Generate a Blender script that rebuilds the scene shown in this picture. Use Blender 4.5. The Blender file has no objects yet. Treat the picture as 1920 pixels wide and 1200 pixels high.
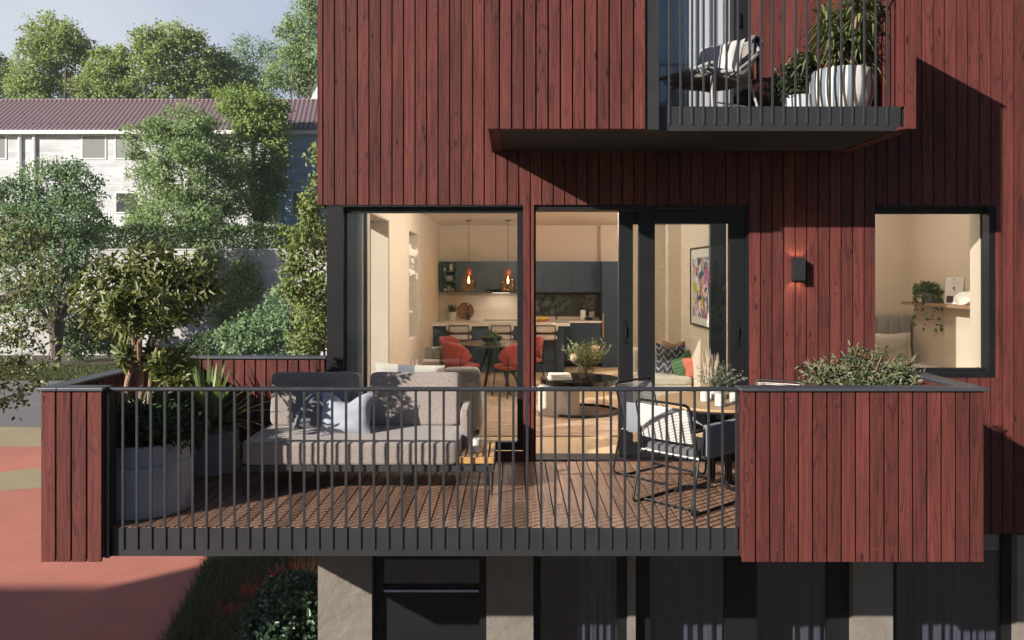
SUN=5.0; SKY=.036; HAZE=.92; AIR=.0004; EXPO=0.55
import bpy, math, random
import numpy as np
from mathutils import Vector, Matrix, Euler
C = bpy.context.scene.collection
random.seed(7); RNG = np.random.default_rng(11)
PI = math.pi
F = 1560.0; EYE = 1.815; VX = 960.0; VY = 514.0
YF = 8.06                                  # facade plane
def P(px, py, d): return Vector(((px-VX)*d/F, d, EYE-(py-VY)*d/F))
def fx(px): return (px-VX)*YF/F
def fz(py): return EYE-(py-VY)*YF/F

# ---------------------------------------------------------------- materials
def new_mat(name):
    m = bpy.data.materials.new(name); m.use_nodes = True
    nt = m.node_tree; nt.nodes.clear()
    out = nt.nodes.new('ShaderNodeOutputMaterial')
    return m, nt, out
class G:
    """tiny node-graph helper"""
    def __init__(s, nt): s.nt = nt
    def n(s, t, **k):
        nd = s.nt.nodes.new(t)
        for a, b in k.items(): setattr(nd, a, b)
        return nd
    def link(s, a, b): s.nt.links.new(a, b)
    def inp(s, nd, key, v):
        if hasattr(v, 'is_output'): s.link(v, nd.inputs[key])
        else: nd.inputs[key].default_value = v
    def math(s, op, a, b=0.0, clamp=False):
        nd = s.n('ShaderNodeMath', operation=op); nd.use_clamp = clamp
        s.inp(nd, 0, a); s.inp(nd, 1, b); return nd.outputs[0]
    def mix(s, f, a, b, bt='MIX'):
        nd = s.n('ShaderNodeMix', data_type='RGBA', blend_type=bt)
        s.inp(nd, 0, f)
        for k, v in ((6, a), (7, b)):
            if hasattr(v, 'is_output'): s.link(v, nd.inputs[k])
            else: nd.inputs[k].default_value = (*v[:3], 1)
        return nd.outputs[2]
    def noise(s, vec, scale, detail=2, rough=.5, dist=0):
        nd = s.n('ShaderNodeTexNoise')
        if vec is not None: s.link(vec, nd.inputs['Vector'])
        nd.inputs['Scale'].default_value = scale; nd.inputs['Detail'].default_value = detail
        nd.inputs['Roughness'].default_value = rough; nd.inputs['Distortion'].default_value = dist
        return nd.outputs['Fac']
    def ramp(s, f, stops):
        nd = s.n('ShaderNodeValToRGB'); cr = nd.color_ramp
        while len(cr.elements) < len(stops): cr.elements.new(.5)
        for e, (p, c) in zip(cr.elements, stops):
            e.position = p; e.color = (*c, 1) if len(c) == 3 else c
        s.link(f, nd.inputs[0]); return nd.outputs[0]
    def range(s, v, a, b, c=0., d=1.):
        nd = s.n('ShaderNodeMapRange'); s.inp(nd, 0, v)
        for i, q in enumerate((a, b, c, d)): nd.inputs[i+1].default_value = q
        return nd.outputs[0]
    def coord(s, kind='Object', scale=None):
        o = s.n('ShaderNodeTexCoord').outputs[kind]
        if scale is not None:
            mp = s.n('ShaderNodeMapping'); s.link(o, mp.inputs[0]); mp.inputs['Scale'].default_value = scale
            o = mp.outputs[0]
        return o
    def rnd(s): return s.n('ShaderNodeAttribute', attribute_name='rnd').outputs['Fac']
    def bump(s, h, strength, dist=.01):
        nd = s.n('ShaderNodeBump'); nd.inputs['Strength'].default_value = strength; nd.inputs['Distance'].default_value = dist
        s.link(h, nd.inputs['Height']); return nd.outputs[0]
    def bsdf(s, col, rough=.5, metal=0., normal=None, **k):
        b = s.n('ShaderNodeBsdfPrincipled')
        if hasattr(col, 'is_output'): s.link(col, b.inputs['Base Color'])
        else: b.inputs['Base Color'].default_value = (*col, 1)
        s.inp(b, 'Roughness', rough); b.inputs['Metallic'].default_value = metal
        if normal is not None: s.link(normal, b.inputs['Normal'])
        for kk, v in k.items(): b.inputs[kk.replace('_', ' ')].default_value = v
        return b.outputs[0]

def PM(name, col, rough=.5, metal=0., var=.12, scale=6., bump=0., bscale=80., rv=0., stretch=None, **k):
    m, nt, out = new_mat(name); g = G(nt)
    co = g.coord('Object', stretch)
    f = g.noise(co, scale, 4, .6)
    lo = tuple(c*(1-var) for c in col); hi = tuple(min(1, c*(1+var)) for c in col)
    c = g.ramp(f, [(.3, lo), (.7, hi)])
    if rv: c = g.mix(1.0, c, g.ramp(g.rnd(), [(0, (1-rv,)*3), (1, (1,)*3)]), 'MULTIPLY')
    nrm = g.bump(g.noise(co, bscale, 3), bump) if bump else None
    r = g.range(f, .3, .7, max(.02, rough-.06), min(1, rough+.06))
    g.link(g.bsdf(c, r, metal, nrm, **k), out.inputs[0]); return m

def WOOD(name, light, dark, axis='z', rough=.55, bump=.25, k=1.0, ring=.55, knot=.8, boards=.3, spec=.5):
    m, nt, out = new_mat(name); g = G(nt)
    sp = g.n('ShaderNodeSeparateXYZ'); g.link(g.coord('Object'), sp.inputs[0])
    r = g.rnd()
    def vec(ka, kl, o):
        cb = g.n('ShaderNodeCombineXYZ')
        for i, a in enumerate('xyz'):
            kk = kl if a == axis else ka
            g.link(g.math('ADD', g.math('MULTIPLY', sp.outputs[i], kk*k), g.math('MULTIPLY', r, (37.7, 91.3, 53.9)[i]+o)), cb.inputs[i])
        return cb.outputs[0]
    streak = g.noise(vec(44, 1.5, 0), 1, 3, .7)
    vo = g.n('ShaderNodeTexVoronoi'); g.link(vec(10.0, 3.4, 13), vo.inputs['Vector']); vo.inputs['Scale'].default_value = 1.0
    kd = vo.outputs['Distance']
    near = g.range(kd, 0., .45, 1., 0.)
    cath = g.noise(vec(6.5, .55, 5), 1, 1.5, .5)
    ringv = g.math('ADD', g.math('MULTIPLY', cath, 11.0), g.math('MULTIPLY', g.math('POWER', near, 2.0), 2.2))
    rg = g.math('PINGPONG', ringv, .5)
    line = g.range(rg, .34, .5, 0., 1.)
    line = g.math('MULTIPLY', line, g.range(g.noise(vec(20, 1.0, 3), 1, 2), .4, .65, .1, 1.))
    vs_ = g.n('ShaderNodeSeparateColor'); g.link(vo.outputs['Color'], vs_.inputs[0])
    kn = g.math('MULTIPLY', g.range(kd, .06, .16, 1., 0.), g.range(vs_.outputs[0], .35, .5))
    blot = g.noise(vec(7, 1.1, 21), 1, 3, .6)
    mid = tuple((a+b)/2 for a, b in zip(light, dark))
    col = g.mix(g.range(streak, .34, .66), light, mid)
    col = g.mix(g.math('MULTIPLY', line, ring), col, dark)
    col = g.mix(g.math('MULTIPLY', kn, knot), col, tuple(c*.6 for c in dark))
    col = g.mix(g.range(blot, .52, .75, 0., .42), col, dark)
    fl = g.math('MULTIPLY', g.range(g.noise(vec(46, 7, 31), 1, 2, .6), .60, .70), .42)
    col = g.mix(fl, col, dark)
    mul = g.ramp(r, [(0, (1-boards,)*3), (.5, (1-boards*.45, 1-boards*.5, 1-boards*.5)), (1, (1.0,)*3)])
    col = g.mix(1.0, col, mul, 'MULTIPLY')
    h = g.math('SUBTRACT', g.math('MULTIPLY', streak, .5), g.math('ADD', line, kn))
    g.link(g.bsdf(col, g.range(streak, .3, .7, rough-.08, rough+.1), 0, g.bump(h, bump, .004), **({'Specular_IOR_Level': spec})), out.inputs[0])
    return m

def LEAF(name, a, b, rough=.5, trans=.3, dark=None):
    m, nt, out = new_mat(name); g = G(nt)
    r = g.rnd()
    st = [(0, a), (1, b)] if dark is None else [(0, dark), (.35, a), (1, b)]
    c = g.ramp(r, st)
    bs = g.bsdf(c, rough, 0)
    tr = g.n('ShaderNodeBsdfTranslucent')
    g.link(g.mix(1.0, c, (1.0, 1.1, .55), 'MULTIPLY'), tr.inputs[0])
    mx = g.n('ShaderNodeMixShader'); mx.inputs[0].default_value = trans
    g.link(bs, mx.inputs[1]); g.link(tr.outputs[0], mx.inputs[2]); g.link(mx.outputs[0], out.inputs[0])
    return m

def GLASS(name, tint=(.93, .95, .95), f0=.045, rough=0.0):
    m, nt, out = new_mat(name); g = G(nt)
    lw = g.n('ShaderNodeLayerWeight'); lw.inputs[0].default_value = .5
    f = g.math('ADD', g.math('MULTIPLY', g.math('POWER', lw.outputs['Facing'], 5.0), 1-f0), f0, True)
    t = g.n('ShaderNodeBsdfTransparent'); t.inputs[0].default_value = (*tint, 1)
    gl = g.n('ShaderNodeBsdfGlossy'); gl.inputs['Roughness'].default_value = rough
    mx = g.n('ShaderNodeMixShader'); g.link(f, mx.inputs[0]); g.link(t.outputs[0], mx.inputs[1]); g.link(gl.outputs[0], mx.inputs[2])
    g.link(mx.outputs[0], out.inputs[0]); return m

def EMIT(name, col, s):
    m, nt, out = new_mat(name); g = G(nt)
    e = g.n('ShaderNodeEmission'); e.inputs[0].default_value = (*col, 1); e.inputs[1].default_value = s
    g.link(e.outputs[0], out.inputs[0]); return m

def FABRIC(name, col, var=.18, scale=160., bump=.35, rough=.9, fine=(1, 1, 1)):
    m, nt, out = new_mat(name); g = G(nt)
    co = g.coord('Object', fine)
    f1 = g.noise(co, scale, 2, .6); f2 = g.noise(g.coord('Object'), 5, 3)
    c = g.ramp(f1, [(.32, tuple(x*(1-var*1.6) for x in col)), (.68, tuple(min(1, x*(1+var)) for x in col))])
    c = g.mix(g.range(f2, .3, .7, 0, .25), c, tuple(x*.8 for x in col))
    g.link(g.bsdf(c, rough, 0, g.bump(f1, bump, .004), Sheen_Weight=.2), out.inputs[0]); return m

# ---------------------------------------------------------------- mesh builder
def _frames(pts):
    T = []
    for i in range(len(pts)):
        a = pts[max(i-1, 0)]; b = pts[min(i+1, len(pts)-1)]
        t = (b-a); T.append(t.normalized() if t.length > 1e-9 else Vector((0, 0, 1)))
    u = T[0].orthogonal().normalized(); out = []
    for t in T:
        u = (u-t*u.dot(t))
        u = u.normalized() if u.length > 1e-6 else t.orthogonal().normalized()
        out.append((u, t.cross(u)))
    return out
def smooth_path(pts, n=6, closed=False):
    """Catmull-Rom through pts"""
    pts = [Vector(p) for p in pts]; out = []
    N = len(pts); segs = N if closed else N-1
    for i in range(segs):
        p1, p2 = pts[i], pts[(i+1) % N]
        p0 = pts[(i-1) % N] if (closed or i > 0) else p1*2-p2
        p3 = pts[(i+2) % N] if (closed or i+2 < N) else p2*2-p1
        for k in range(n):
            t = k/n
            out.append(.5*((2*p1)+(p2-p0)*t+(2*p0-5*p1+4*p2-p3)*t*t+(3*p1-p0-3*p2+p3)*t**3))
    if not closed: out.append(pts[-1])
    return out
def round_path(pts, r, n=4, closed=False):
    """polyline with rounded corners"""
    pts = [Vector(p) for p in pts]; N = len(pts); out = []
    for i in range(N):
        if not closed and i in (0, N-1): out.append(pts[i]); continue
        a, b, c = pts[i-1], pts[i], pts[(i+1) % N]
        d1 = (a-b); d2 = (c-b); rr = min(r, d1.length*.45, d2.length*.45)
        s = b+d1.normalized()*rr; e = b+d2.normalized()*rr
        for k in range(n+1):
            t = k/n; out.append(s*(1-t)**2+b*2*t*(1-t)+e*t*t)
    return out
class MB:
    def __init__(s): s.v = []; s.f = []; s.m = []; s.r = []; s.M = None; s.mi = 0
    def add(s, V, Fc, r=None, M=None):
        o = len(s.v); M = M or s.M
        r = random.random() if r is None else r
        for p in V:
            p = Vector(p); s.v.append(M @ p if M else p)
        for q in Fc: s.f.append(tuple(i+o for i in q)); s.m.append(s.mi); s.r.append(r)
        return s
    def box(s, x0, x1, y0, y1, z0, z1, r=None, M=None):
        V = [(x0, y0, z0), (x1, y0, z0), (x1, y1, z0), (x0, y1, z0), (x0, y0, z1), (x1, y0, z1), (x1, y1, z1), (x0, y1, z1)]
        return s.add(V, [(0, 3, 2, 1), (4, 5, 6, 7), (0, 1, 5, 4), (1, 2, 6, 5), (2, 3, 7, 6), (3, 0, 4, 7)], r, M)
    def tube(s, pts, rad, n=8, closed=False, r=None, M=None):
        pts = [Vector(p) for p in pts]; fr = _frames(pts); V = []; N = len(pts)
        for i, p in enumerate(pts):
            rr = rad[i] if hasattr(rad, '__len__') else rad
            for k in range(n):
                a = 2*PI*k/n; V.append(p+fr[i][0]*math.cos(a)*rr+fr[i][1]*math.sin(a)*rr)
        Fc = []
        for i in range(N if closed else N-1):
            j = (i+1) % N
            for k in range(n):
                k2 = (k+1) % n; Fc.append((i*n+k, i*n+k2, j*n+k2, j*n+k))
        if not closed: Fc.append(tuple(range(n))[::-1]); Fc.append(tuple((N-1)*n+k for k in range(n)))
        return s.add(V, Fc, r, M)
    def lathe(s, prof, c=(0, 0, 0), n=32, r=None, M=None):
        V = []; Fc = []; K = len(prof)
        for rr, z in prof:
            for k in range(n):
                a = 2*PI*k/n; V.append((c[0]+rr*math.cos(a), c[1]+rr*math.sin(a), c[2]+z))
        for i in range(K-1):
            for k in range(n):
                k2 = (k+1) % n; Fc.append((i*n+k, i*n+k2, (i+1)*n+k2, (i+1)*n+k))
        Fc.append(tuple(range(n))[::-1]); Fc.append(tuple((K-1)*n+k for k in range(n)))
        return s.add(V, Fc, r, M)
    def sbox(s, c, size, p=7., res=(10, 10, 6), M=None, r=None, wob=0.0, bulge=0.0):
        """soft rounded box (superellipsoid); bulge domes the top"""
        V = []; Fc = []; idx = {}
        nx, ny, nz = res; sd = random.random()*9
        def vert(a, b, d):
            key = (round(a*1000), round(b*1000), round(d*1000))
            if key in idx: return idx[key]
            q = (abs(a)**p+abs(b)**p+abs(d)**p)**(1/p)
            x, y, z = a/q, b/q, d/q
            if bulge: z += bulge*(1-a*a)*(1-b*b)*(1 if d > 0 else 0)*2/size[2]*.5
            w = 1+wob*math.sin(7*a+sd*3+2*d)*math.cos(5*b+sd+3*d) if wob else 1
            idx[key] = len(V); V.append((c[0]+x*size[0]/2*w, c[1]+y*size[1]/2*w, c[2]+z*size[2]/2*w)); return idx[key]
        L = lambda n: [math.sin((-1+2*i/n)*PI/2)*.35+(-1+2*i/n)*.65 for i in range(n+1)]
        X, Y, Z = L(nx), L(ny), L(nz)
        for sg in (-1, 1):
            for i in range(nx):
                for j in range(ny):
                    q = [vert(X[i], Y[j], sg), vert(X[i+1], Y[j], sg), vert(X[i+1], Y[j+1], sg), vert(X[i], Y[j+1], sg)]
                    Fc.append(tuple(q if sg > 0 else q[::-1]))
                for j in range(nz):
                    q = [vert(X[i], sg, Z[j]), vert(X[i+1], sg, Z[j]), vert(X[i+1], sg, Z[j+1]), vert(X[i], sg, Z[j+1])]
                    Fc.append(tuple(q if sg < 0 else q[::-1]))
            for i in range(ny):
                for j in range(nz):
                    q = [vert(sg, Y[i], Z[j]), vert(sg, Y[i+1], Z[j]), vert(sg, Y[i+1], Z[j+1]), vert(sg, Y[i], Z[j+1])]
                    Fc.append(tuple(q if sg > 0 else q[::-1]))
        return s.add(V, Fc, r, M)
    def pillow(s, w, h, t, M=None, n=14, chop=0.0, r=None):
        """scatter cushion in the xz plane, thickness along y, pointed corners; chop dents the top edge"""
        V = []; Fc = []; sd = random.random()*6
        for sg in (1, -1):
            for i in range(n+1):
                for j in range(n+1):
                    u, v = -1+2*i/n, -1+2*j/n
                    th = max(0, (1-u**4)*(1-v**4))**.55
                    px = u*(1-.07*(1-v*v)**1)*w/2; pz = v*(1-.07*(1-u*u))*h/2
                    pz -= chop*max(0, v)*math.exp(-(u/.42)**2)*h
                    wr = 1+.07*math.sin(5*u+3*v+sd)+.05*math.sin(9*v-4*u+sd)
                    V.append((px, sg*t/2*th*wr, pz+.0))
        N = (n+1)*(n+1)
        for k in (0, 1):
            for i in range(n):
                for j in range(n):
                    a = k*N+i*(n+1)+j; q = (a, a+1, a+n+2, a+n+1)
                    Fc.append(q if k == 0 else q[::-1])
        return s.add(V, Fc, r, M)
    def prism(s, poly, z0, z1, r=None, M=None):
        n = len(poly); V = [(x, y, z0) for x, y in poly]+[(x, y, z1) for x, y in poly]
        Fc = [tuple(range(n))[::-1], tuple(range(n, 2*n))]+[(i, (i+1) % n, n+(i+1) % n, n+i) for i in range(n)]
        return s.add(V, Fc, r, M)
    def sheet(s, fn, nu, nv, th=0.0, r=None, M=None):
        """grid surface fn(u,v)->xyz"""
        V = []; Fc = []
        for i in range(nu+1):
            for j in range(nv+1): V.append(fn(i/nu, j/nv))
        for i in range(nu):
            for j in range(nv):
                a = i*(nv+1)+j; Fc.append((a, a+nv+1, a+nv+2, a+1))
        return s.add(V, Fc, r, M)
    def build(s, name, mats, parent=None, local=False, smooth=40, bevel=0., solid=0., part_label=None):
        me = bpy.data.meshes.new(name)
        V = s.v
        if not local:
            if parent is not None: off = WL[parent.name]
            else:
                xs = [p.x for p in V]; ys = [p.y for p in V]; zs = [p.z for p in V]
                off = Vector(((min(xs)+max(xs))/2, (min(ys)+max(ys))/2, min(zs)))
            V = [p-off for p in V]
        me.from_pydata([tuple(p) for p in V], [], s.f)
        mats = mats if isinstance(mats, (list, tuple)) else [mats]
        for m in mats: me.materials.append(m)
        if len(mats) > 1: me.polygons.foreach_set('material_index', s.m)
        at = me.attributes.new('rnd', 'FLOAT', 'FACE'); at.data.foreach_set('value', s.r)
        if smooth:
            me.polygons.foreach_set('use_smooth', [True]*len(me.polygons))
            me.set_sharp_from_angle(angle=math.radians(smooth))
        me.update()
        o = bpy.data.objects.new(name, me); C.objects.link(o)
        if parent is not None:
            o.parent = parent; WL[o.name] = WL[parent.name]
        elif not local:
            o.location = off; WL[o.name] = off
        else: WL[o.name] = Vector((0, 0, 0))
        if bevel:
            b = o.modifiers.new('b', 'BEVEL'); b.width = bevel; b.segments = 2; b.limit_method = 'ANGLE'; b.angle_limit = math.radians(50)
        if solid:
            b = o.modifiers.new('s', 'SOLIDIFY'); b.thickness = solid; b.offset = 0
        if part_label: o['label'] = part_label
        return o
WL = {}
def thing(name, label, cat, loc=(0, 0, 0), rz=0., group=None, rx=0., ry=0.):
    o = bpy.data.objects.new(name, None); C.objects.link(o); o.empty_display_size = .2
    o.location = loc; o.rotation_euler = (rx, ry, rz); WL[o.name] = Vector(loc)
    return tag(o, label, cat, group)
def tag(o, label, cat, group=None):
    o['label'] = label; o['category'] = cat
    if group: o['group'] = group
    return o
def struct(o, kind='structure'): o['kind'] = kind; return o
def dup(root, loc, rz, label, group=None):
    r = root.copy(); C.objects.link(r); r.location = loc; r.rotation_euler = (0, 0, rz); r['label'] = label
    if group: r['group'] = group
    for ch in [c for c in root.children]:
        c = ch.copy(); C.objects.link(c); c.parent = r
        for gch in ch.children:
            d = gch.copy(); C.objects.link(d); d.parent = c
    return r
def Mat(loc=(0, 0, 0), rx=0., ry=0., rz=0.): return Matrix.Translation(loc) @ Euler((rx, ry, rz)).to_matrix().to_4x4()

# ---------------------------------------------------------------- leaves
LIGHTWARD = np.array([-.69, -.61, .38])      # leaves turn toward the light
def _norm(a): return a/np.maximum(np.linalg.norm(a, axis=-1, keepdims=True), 1e-9)
def mesh_np(name, V, quads, rnd, mat, parent=None, world=True, smooth=False):
    """numpy mesh of quads; V world coordinates"""
    me = bpy.data.meshes.new(name)
    if parent is not None: off = np.array(WL[parent.name])
    else: off = np.array([(V[:, 0].min()+V[:, 0].max())/2, (V[:, 1].min()+V[:, 1].max())/2, V[:, 2].min()])
    V = (V-off).astype(np.float32)
    me.vertices.add(len(V)); me.vertices.foreach_set('co', V.ravel())
    nq = len(quads); me.loops.add(nq*4); me.loops.foreach_set('vertex_index', quads.astype(np.int32).ravel())
    me.polygons.add(nq); me.polygons.foreach_set('loop_start', np.arange(0, nq*4, 4, dtype=np.int32))
    at = me.attributes.new('rnd', 'FLOAT', 'FACE'); at.data.foreach_set('value', rnd.astype(np.float32))
    me.materials.append(mat); me.update(calc_edges=True)
    if smooth: me.polygons.foreach_set('use_smooth', np.ones(nq, dtype=bool))
    o = bpy.data.objects.new(name, me); C.objects.link(o)
    if parent is not None: o.parent = parent; WL[o.name] = WL[parent.name]
    else: o.location = off; WL[o.name] = Vector(off)
    return o
def leaf_geo(c, a, nrm, L, W, fold=.25, droop=.1, wide=.45):
    """two quads per leaf, meeting at the midrib"""
    a = _norm(a); s = _norm(np.cross(a, nrm)); nn = np.cross(s, a)
    L = L[:, None]; W = W[:, None]
    b = c; t = c+a*L-nn*L*droop
    up = nn*W*fold
    l1 = c+a*L*wide*.75+s*W*.5+up; l2 = c+a*L*(wide+.33)+s*W*.36+up-nn*L*droop*.5
    r1 = c+a*L*wide*.75-s*W*.5+up; r2 = c+a*L*(wide+.33)-s*W*.36+up-nn*L*droop*.5
    n = len(c); V = np.stack([b, r1, r2, t, l2, l1], 1).reshape(-1, 3)
    i = np.arange(n)[:, None]*6
    q = np.stack([i+np.array([[0, 1, 2, 3]]), i+np.array([[0, 3, 4, 5]])], 1).reshape(-1, 4)
    return V, q
def diamond_geo(c, a, nrm, L, W, droop=.12):
    a = _norm(a); s = _norm(np.cross(a, nrm)); nn = np.cross(s, a); L = L[:, None]; W = W[:, None]
    V = np.stack([c, c+a*L*.5-s*W*.5+nn*W*.15, c+a*L-nn*L*droop, c+a*L*.5+s*W*.5+nn*W*.15], 1).reshape(-1, 3)
    q = np.arange(len(c)*4).reshape(-1, 4); return V, q
def blade_geo(c, a, L, W, droop, k=4, rng=RNG):
    """arching strap leaves / grass blades; c base, a direction, droop per leaf (metres of sag at the tip)"""
    a = _norm(a); n = len(c); s = _norm(np.cross(a, np.array([0, 0, 1.0])+1e-3)); V = []
    for i in range(k+1):
        t = i/k; p = c+a*(L*t)[:, None]; p[:, 2] -= droop*t**2.2
        w = W*(1-t**2.5)*(.75+.5*t*(1-t)*2)*.5
        V += [p-s*w[:, None], p+s*w[:, None]]
    V = np.stack(V, 1).reshape(-1, 3); b = np.arange(n)[:, None]*(2*(k+1)); q = []
    for i in range(k): q.append(b+np.array([[2*i, 2*i+1, 2*i+3, 2*i+2]]))
    return V, np.stack(q, 1).reshape(-1, 4), k
def sphere_dirs(n, rng): return _norm(rng.normal(size=(n, 3)))
def crown_points(lobes, K, m, cl, rng, shell=.5, gap=.0, flat=1.0):
    """clumps scattered through ellipsoid lobes -> leaf bases, outward dirs"""
    lobes = np.array(lobes, float); w = (lobes[:, 3]*lobes[:, 4]*lobes[:, 5])**(2/3); w /= w.sum()
    li = rng.choice(len(lobes), K, p=w); d = sphere_dirs(K, rng)
    r = (shell+(1-shell)*rng.random(K)**.6)*rng.uniform(.9, 1.1, K)
    cc = lobes[li, :3]+d*lobes[li, 3:6]*r[:, None]
    if gap:
        sc = 5.0/np.mean(lobes[:, 3:6])
        nz = np.sin(cc[:, 0]*sc+1.3)*np.sin(cc[:, 1]*sc*1.1+.4)+np.sin(cc[:, 2]*sc*1.3+cc[:, 0]*sc*.5)
        keep = nz > gap-1.2; cc, d, r = cc[keep], d[keep], r[keep]
    K = len(cc)
    off = rng.normal(size=(K, m, 3))*cl; off[:, :, 2] *= flat
    pts = (cc[:, None, :]+off).reshape(-1, 3); dd = np.repeat(d, m, 0)
    cr = np.repeat(rng.random(K), m)
    return pts, dd, cr
def foliage(name, lobes, K, m, cl, L, W, mat, parent=None, seed=1, shell=.5, gap=0., flat=.7, geo='diamond', out=.5, up=.5, jit=.8, droop=.12):
    rng = np.random.default_rng(seed)
    c, d, cr = crown_points(lobes, K, m, cl, rng, shell, gap, flat); n = len(c)
    a = d*out+rng.normal(size=(n, 3))*jit; a[:, 2] -= .15
    nr = d*.4+np.array([0, 0, up*.6])+LIGHTWARD*.75+rng.normal(size=(n, 3))*.38
    LL = L*rng.uniform(.7, 1.3, n); WW = W*rng.uniform(.75, 1.2, n)
    if geo == 'diamond': V, q = diamond_geo(c, a, nr, LL, WW, droop); rnd = np.clip(cr*.55+rng.random(n)*.45, 0, 1)
    else: V, q = leaf_geo(c, a, nr, LL, WW, droop=droop); rnd = np.repeat(np.clip(cr*.5+rng.random(n)*.5, 0, 1), 2)
    return mesh_np(name, V, q, rnd, mat, parent)
def limbs(mb, base, tops, r0, mid=.35, n=7, wob=.06, rng=random):
    """trunk from base that forks into limbs toward each top"""
    base = Vector(base)
    for t in tops:
        t = Vector(t); h = (t-base).length
        p1 = base.lerp(t, mid); p1.x = base.x+(t.x-base.x)*mid*.35; p1.y = base.y+(t.y-base.y)*mid*.35
        pts = smooth_path([base, p1+Vector((rng.uniform(-1, 1), rng.uniform(-1, 1), 0))*h*wob*.4, base.lerp(t, .7)+Vector((rng.uniform(-1, 1), rng.uniform(-1, 1), 0))*h*wob, t], 4)
        N = len(pts); mb.tube(pts, [r0*(1-.85*i/(N-1)) for i in range(N)], n)
# ================================================================ materials used by the building
M_RED = WOOD('red_stained_wood', (.178, .045, .036), (.030, .009, .009), 'z', rough=.72, boards=.36, ring=.7, knot=.95, bump=.4, spec=.3)
M_DECK = WOOD('brown_deck_wood', (.46, .275, .185), (.13, .075, .05), 'y', rough=.55, boards=.5, spec=.35, ring=.3, knot=.4)
M_BLACKBACK = PM('black_membrane', (.004, .0035, .004), .95)
M_FRAME = PM('anthracite_aluminium', (.0085, .009, .0105), .55, .0, .05, Specular_IOR_Level=.3)
M_RAIL = PM('dark_grey_steel', (.030, .030, .033), .45, .1, .06)
M_COPE = PM('blue_grey_coping', (.095, .105, .125), .42, .5, .08, 3)
M_GLASS = GLASS('window_glass', f0=.068)
M_GLASSD = GLASS('dark_window_glass', (.66, .68, .74), .09)
def stucco():
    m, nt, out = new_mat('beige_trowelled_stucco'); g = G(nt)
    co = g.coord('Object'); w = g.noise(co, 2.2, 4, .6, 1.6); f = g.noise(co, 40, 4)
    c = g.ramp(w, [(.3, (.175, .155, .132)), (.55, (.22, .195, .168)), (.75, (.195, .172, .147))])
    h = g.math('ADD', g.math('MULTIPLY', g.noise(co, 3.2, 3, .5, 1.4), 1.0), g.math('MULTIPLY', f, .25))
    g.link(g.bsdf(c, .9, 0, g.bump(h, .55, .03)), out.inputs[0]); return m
M_STUCCO = stucco()
M_CREAM = PM('cream_wall_paint', (.74, .62, .50), .75, 0, .03, 2)
M_CEIL = PM('pale_ceiling_paint', (.78, .70, .62), .85, 0, .02, 2)
M_OAK = WOOD('oak_floor', (.80, .61, .39), (.58, .41, .24), 'y', rough=.35, bump=.05, boards=.16, ring=.25, knot=.2)
M_SOFFIT = PM('dark_stained_soffit', (.028, .029, .030), .85, 0, .25, 3, stretch=(1, 5, 5))
M_WHITE = PM('white_paint', (.80, .79, .77), .5, 0, .03)

# ================================================================ cladding generator
def clad(mb, axis, a0, a1, z0, z1, f, pitch, th=.022, gap=.0125, holes=(), side=-1, start=None, nails=()):
    """vertical boards along axis ('x': faces -y at y=f; 'y': faces side*x at x=f)"""
    a = a0 if start is None else start
    while a < a1-1e-4:
        b0, b1 = max(a, a0), min(a+pitch-gap, a1)
        a += pitch
        if b1-b0 < .012: continue
        r = random.random(); cuts = sorted({b0, b1, *[h for H in holes for h in H[:2] if b0+.004 < h < b1-.004]})
        for c0, c1 in zip(cuts, cuts[1:]):
            mid = (c0+c1)/2; zs = [(z0, z1)]
            for H in holes:
                if H[0] < mid < H[1]:
                    nz = []
                    for s0, s1 in zs:
                        if H[3] <= s0 or H[2] >= s1: nz.append((s0, s1)); continue
                        if H[2] > s0: nz.append((s0, H[2]))
                        if H[3] < s1: nz.append((H[3], s1))
                    zs = nz
            for s0, s1 in zs:
                if axis == 'x': mb.box(c0, c1, f, f+th, s0, s1, r)
                elif side < 0: mb.box(f, f+th, c0, c1, s0, s1, r)
                else: mb.box(f-th, f, c0, c1, s0, s1, r)
                for zn in nails:
                    if s0 < zn < s1 and c1-c0 > .05:
                        if axis == 'x': mb.lathe([(.0095, 0), (.007, .002)], n=8, r=1.0, M=Mat((mid+random.uniform(-.01, .01), f, zn+random.uniform(-.004, .004)), rx=PI/2))
def holed(mb, x0, x1, z0, z1, y0, y1, holes):
    """solid wall in the xz plane with rectangular openings"""
    xs = sorted({x0, x1, *[v for h in holes for v in h[:2] if x0 < v < x1]})
    for a, b in zip(xs, xs[1:]):
        m = (a+b)/2; zs = [(z0, z1)]
        for h in holes:
            if h[0] < m < h[1]:
                nz = []
                for s0, s1 in zs:
                    if h[3] <= s0 or h[2] >= s1: nz.append((s0, s1)); continue
                    if h[2] > s0: nz.append((s0, h[2]))
                    if h[3] < s1: nz.append((h[3], s1))
                zs = nz
        for s0, s1 in zs: mb.box(a, b, y0, y1, s0, s1)
def frame_rect(mb, x0, x1, z0, z1, y0, y1, l, r, t, b):
    """window frame of four members butted end to end"""
    mb.box(x0, x0+l, y0, y1, z0, z1); mb.box(x1-r, x1, y0, y1, z0, z1)
    mb.box(x0+l, x1-r, y0, y1, z1-t, z1)
    if b: mb.box(x0+l, x1-r, y0, y1, z0, z0+b)

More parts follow.
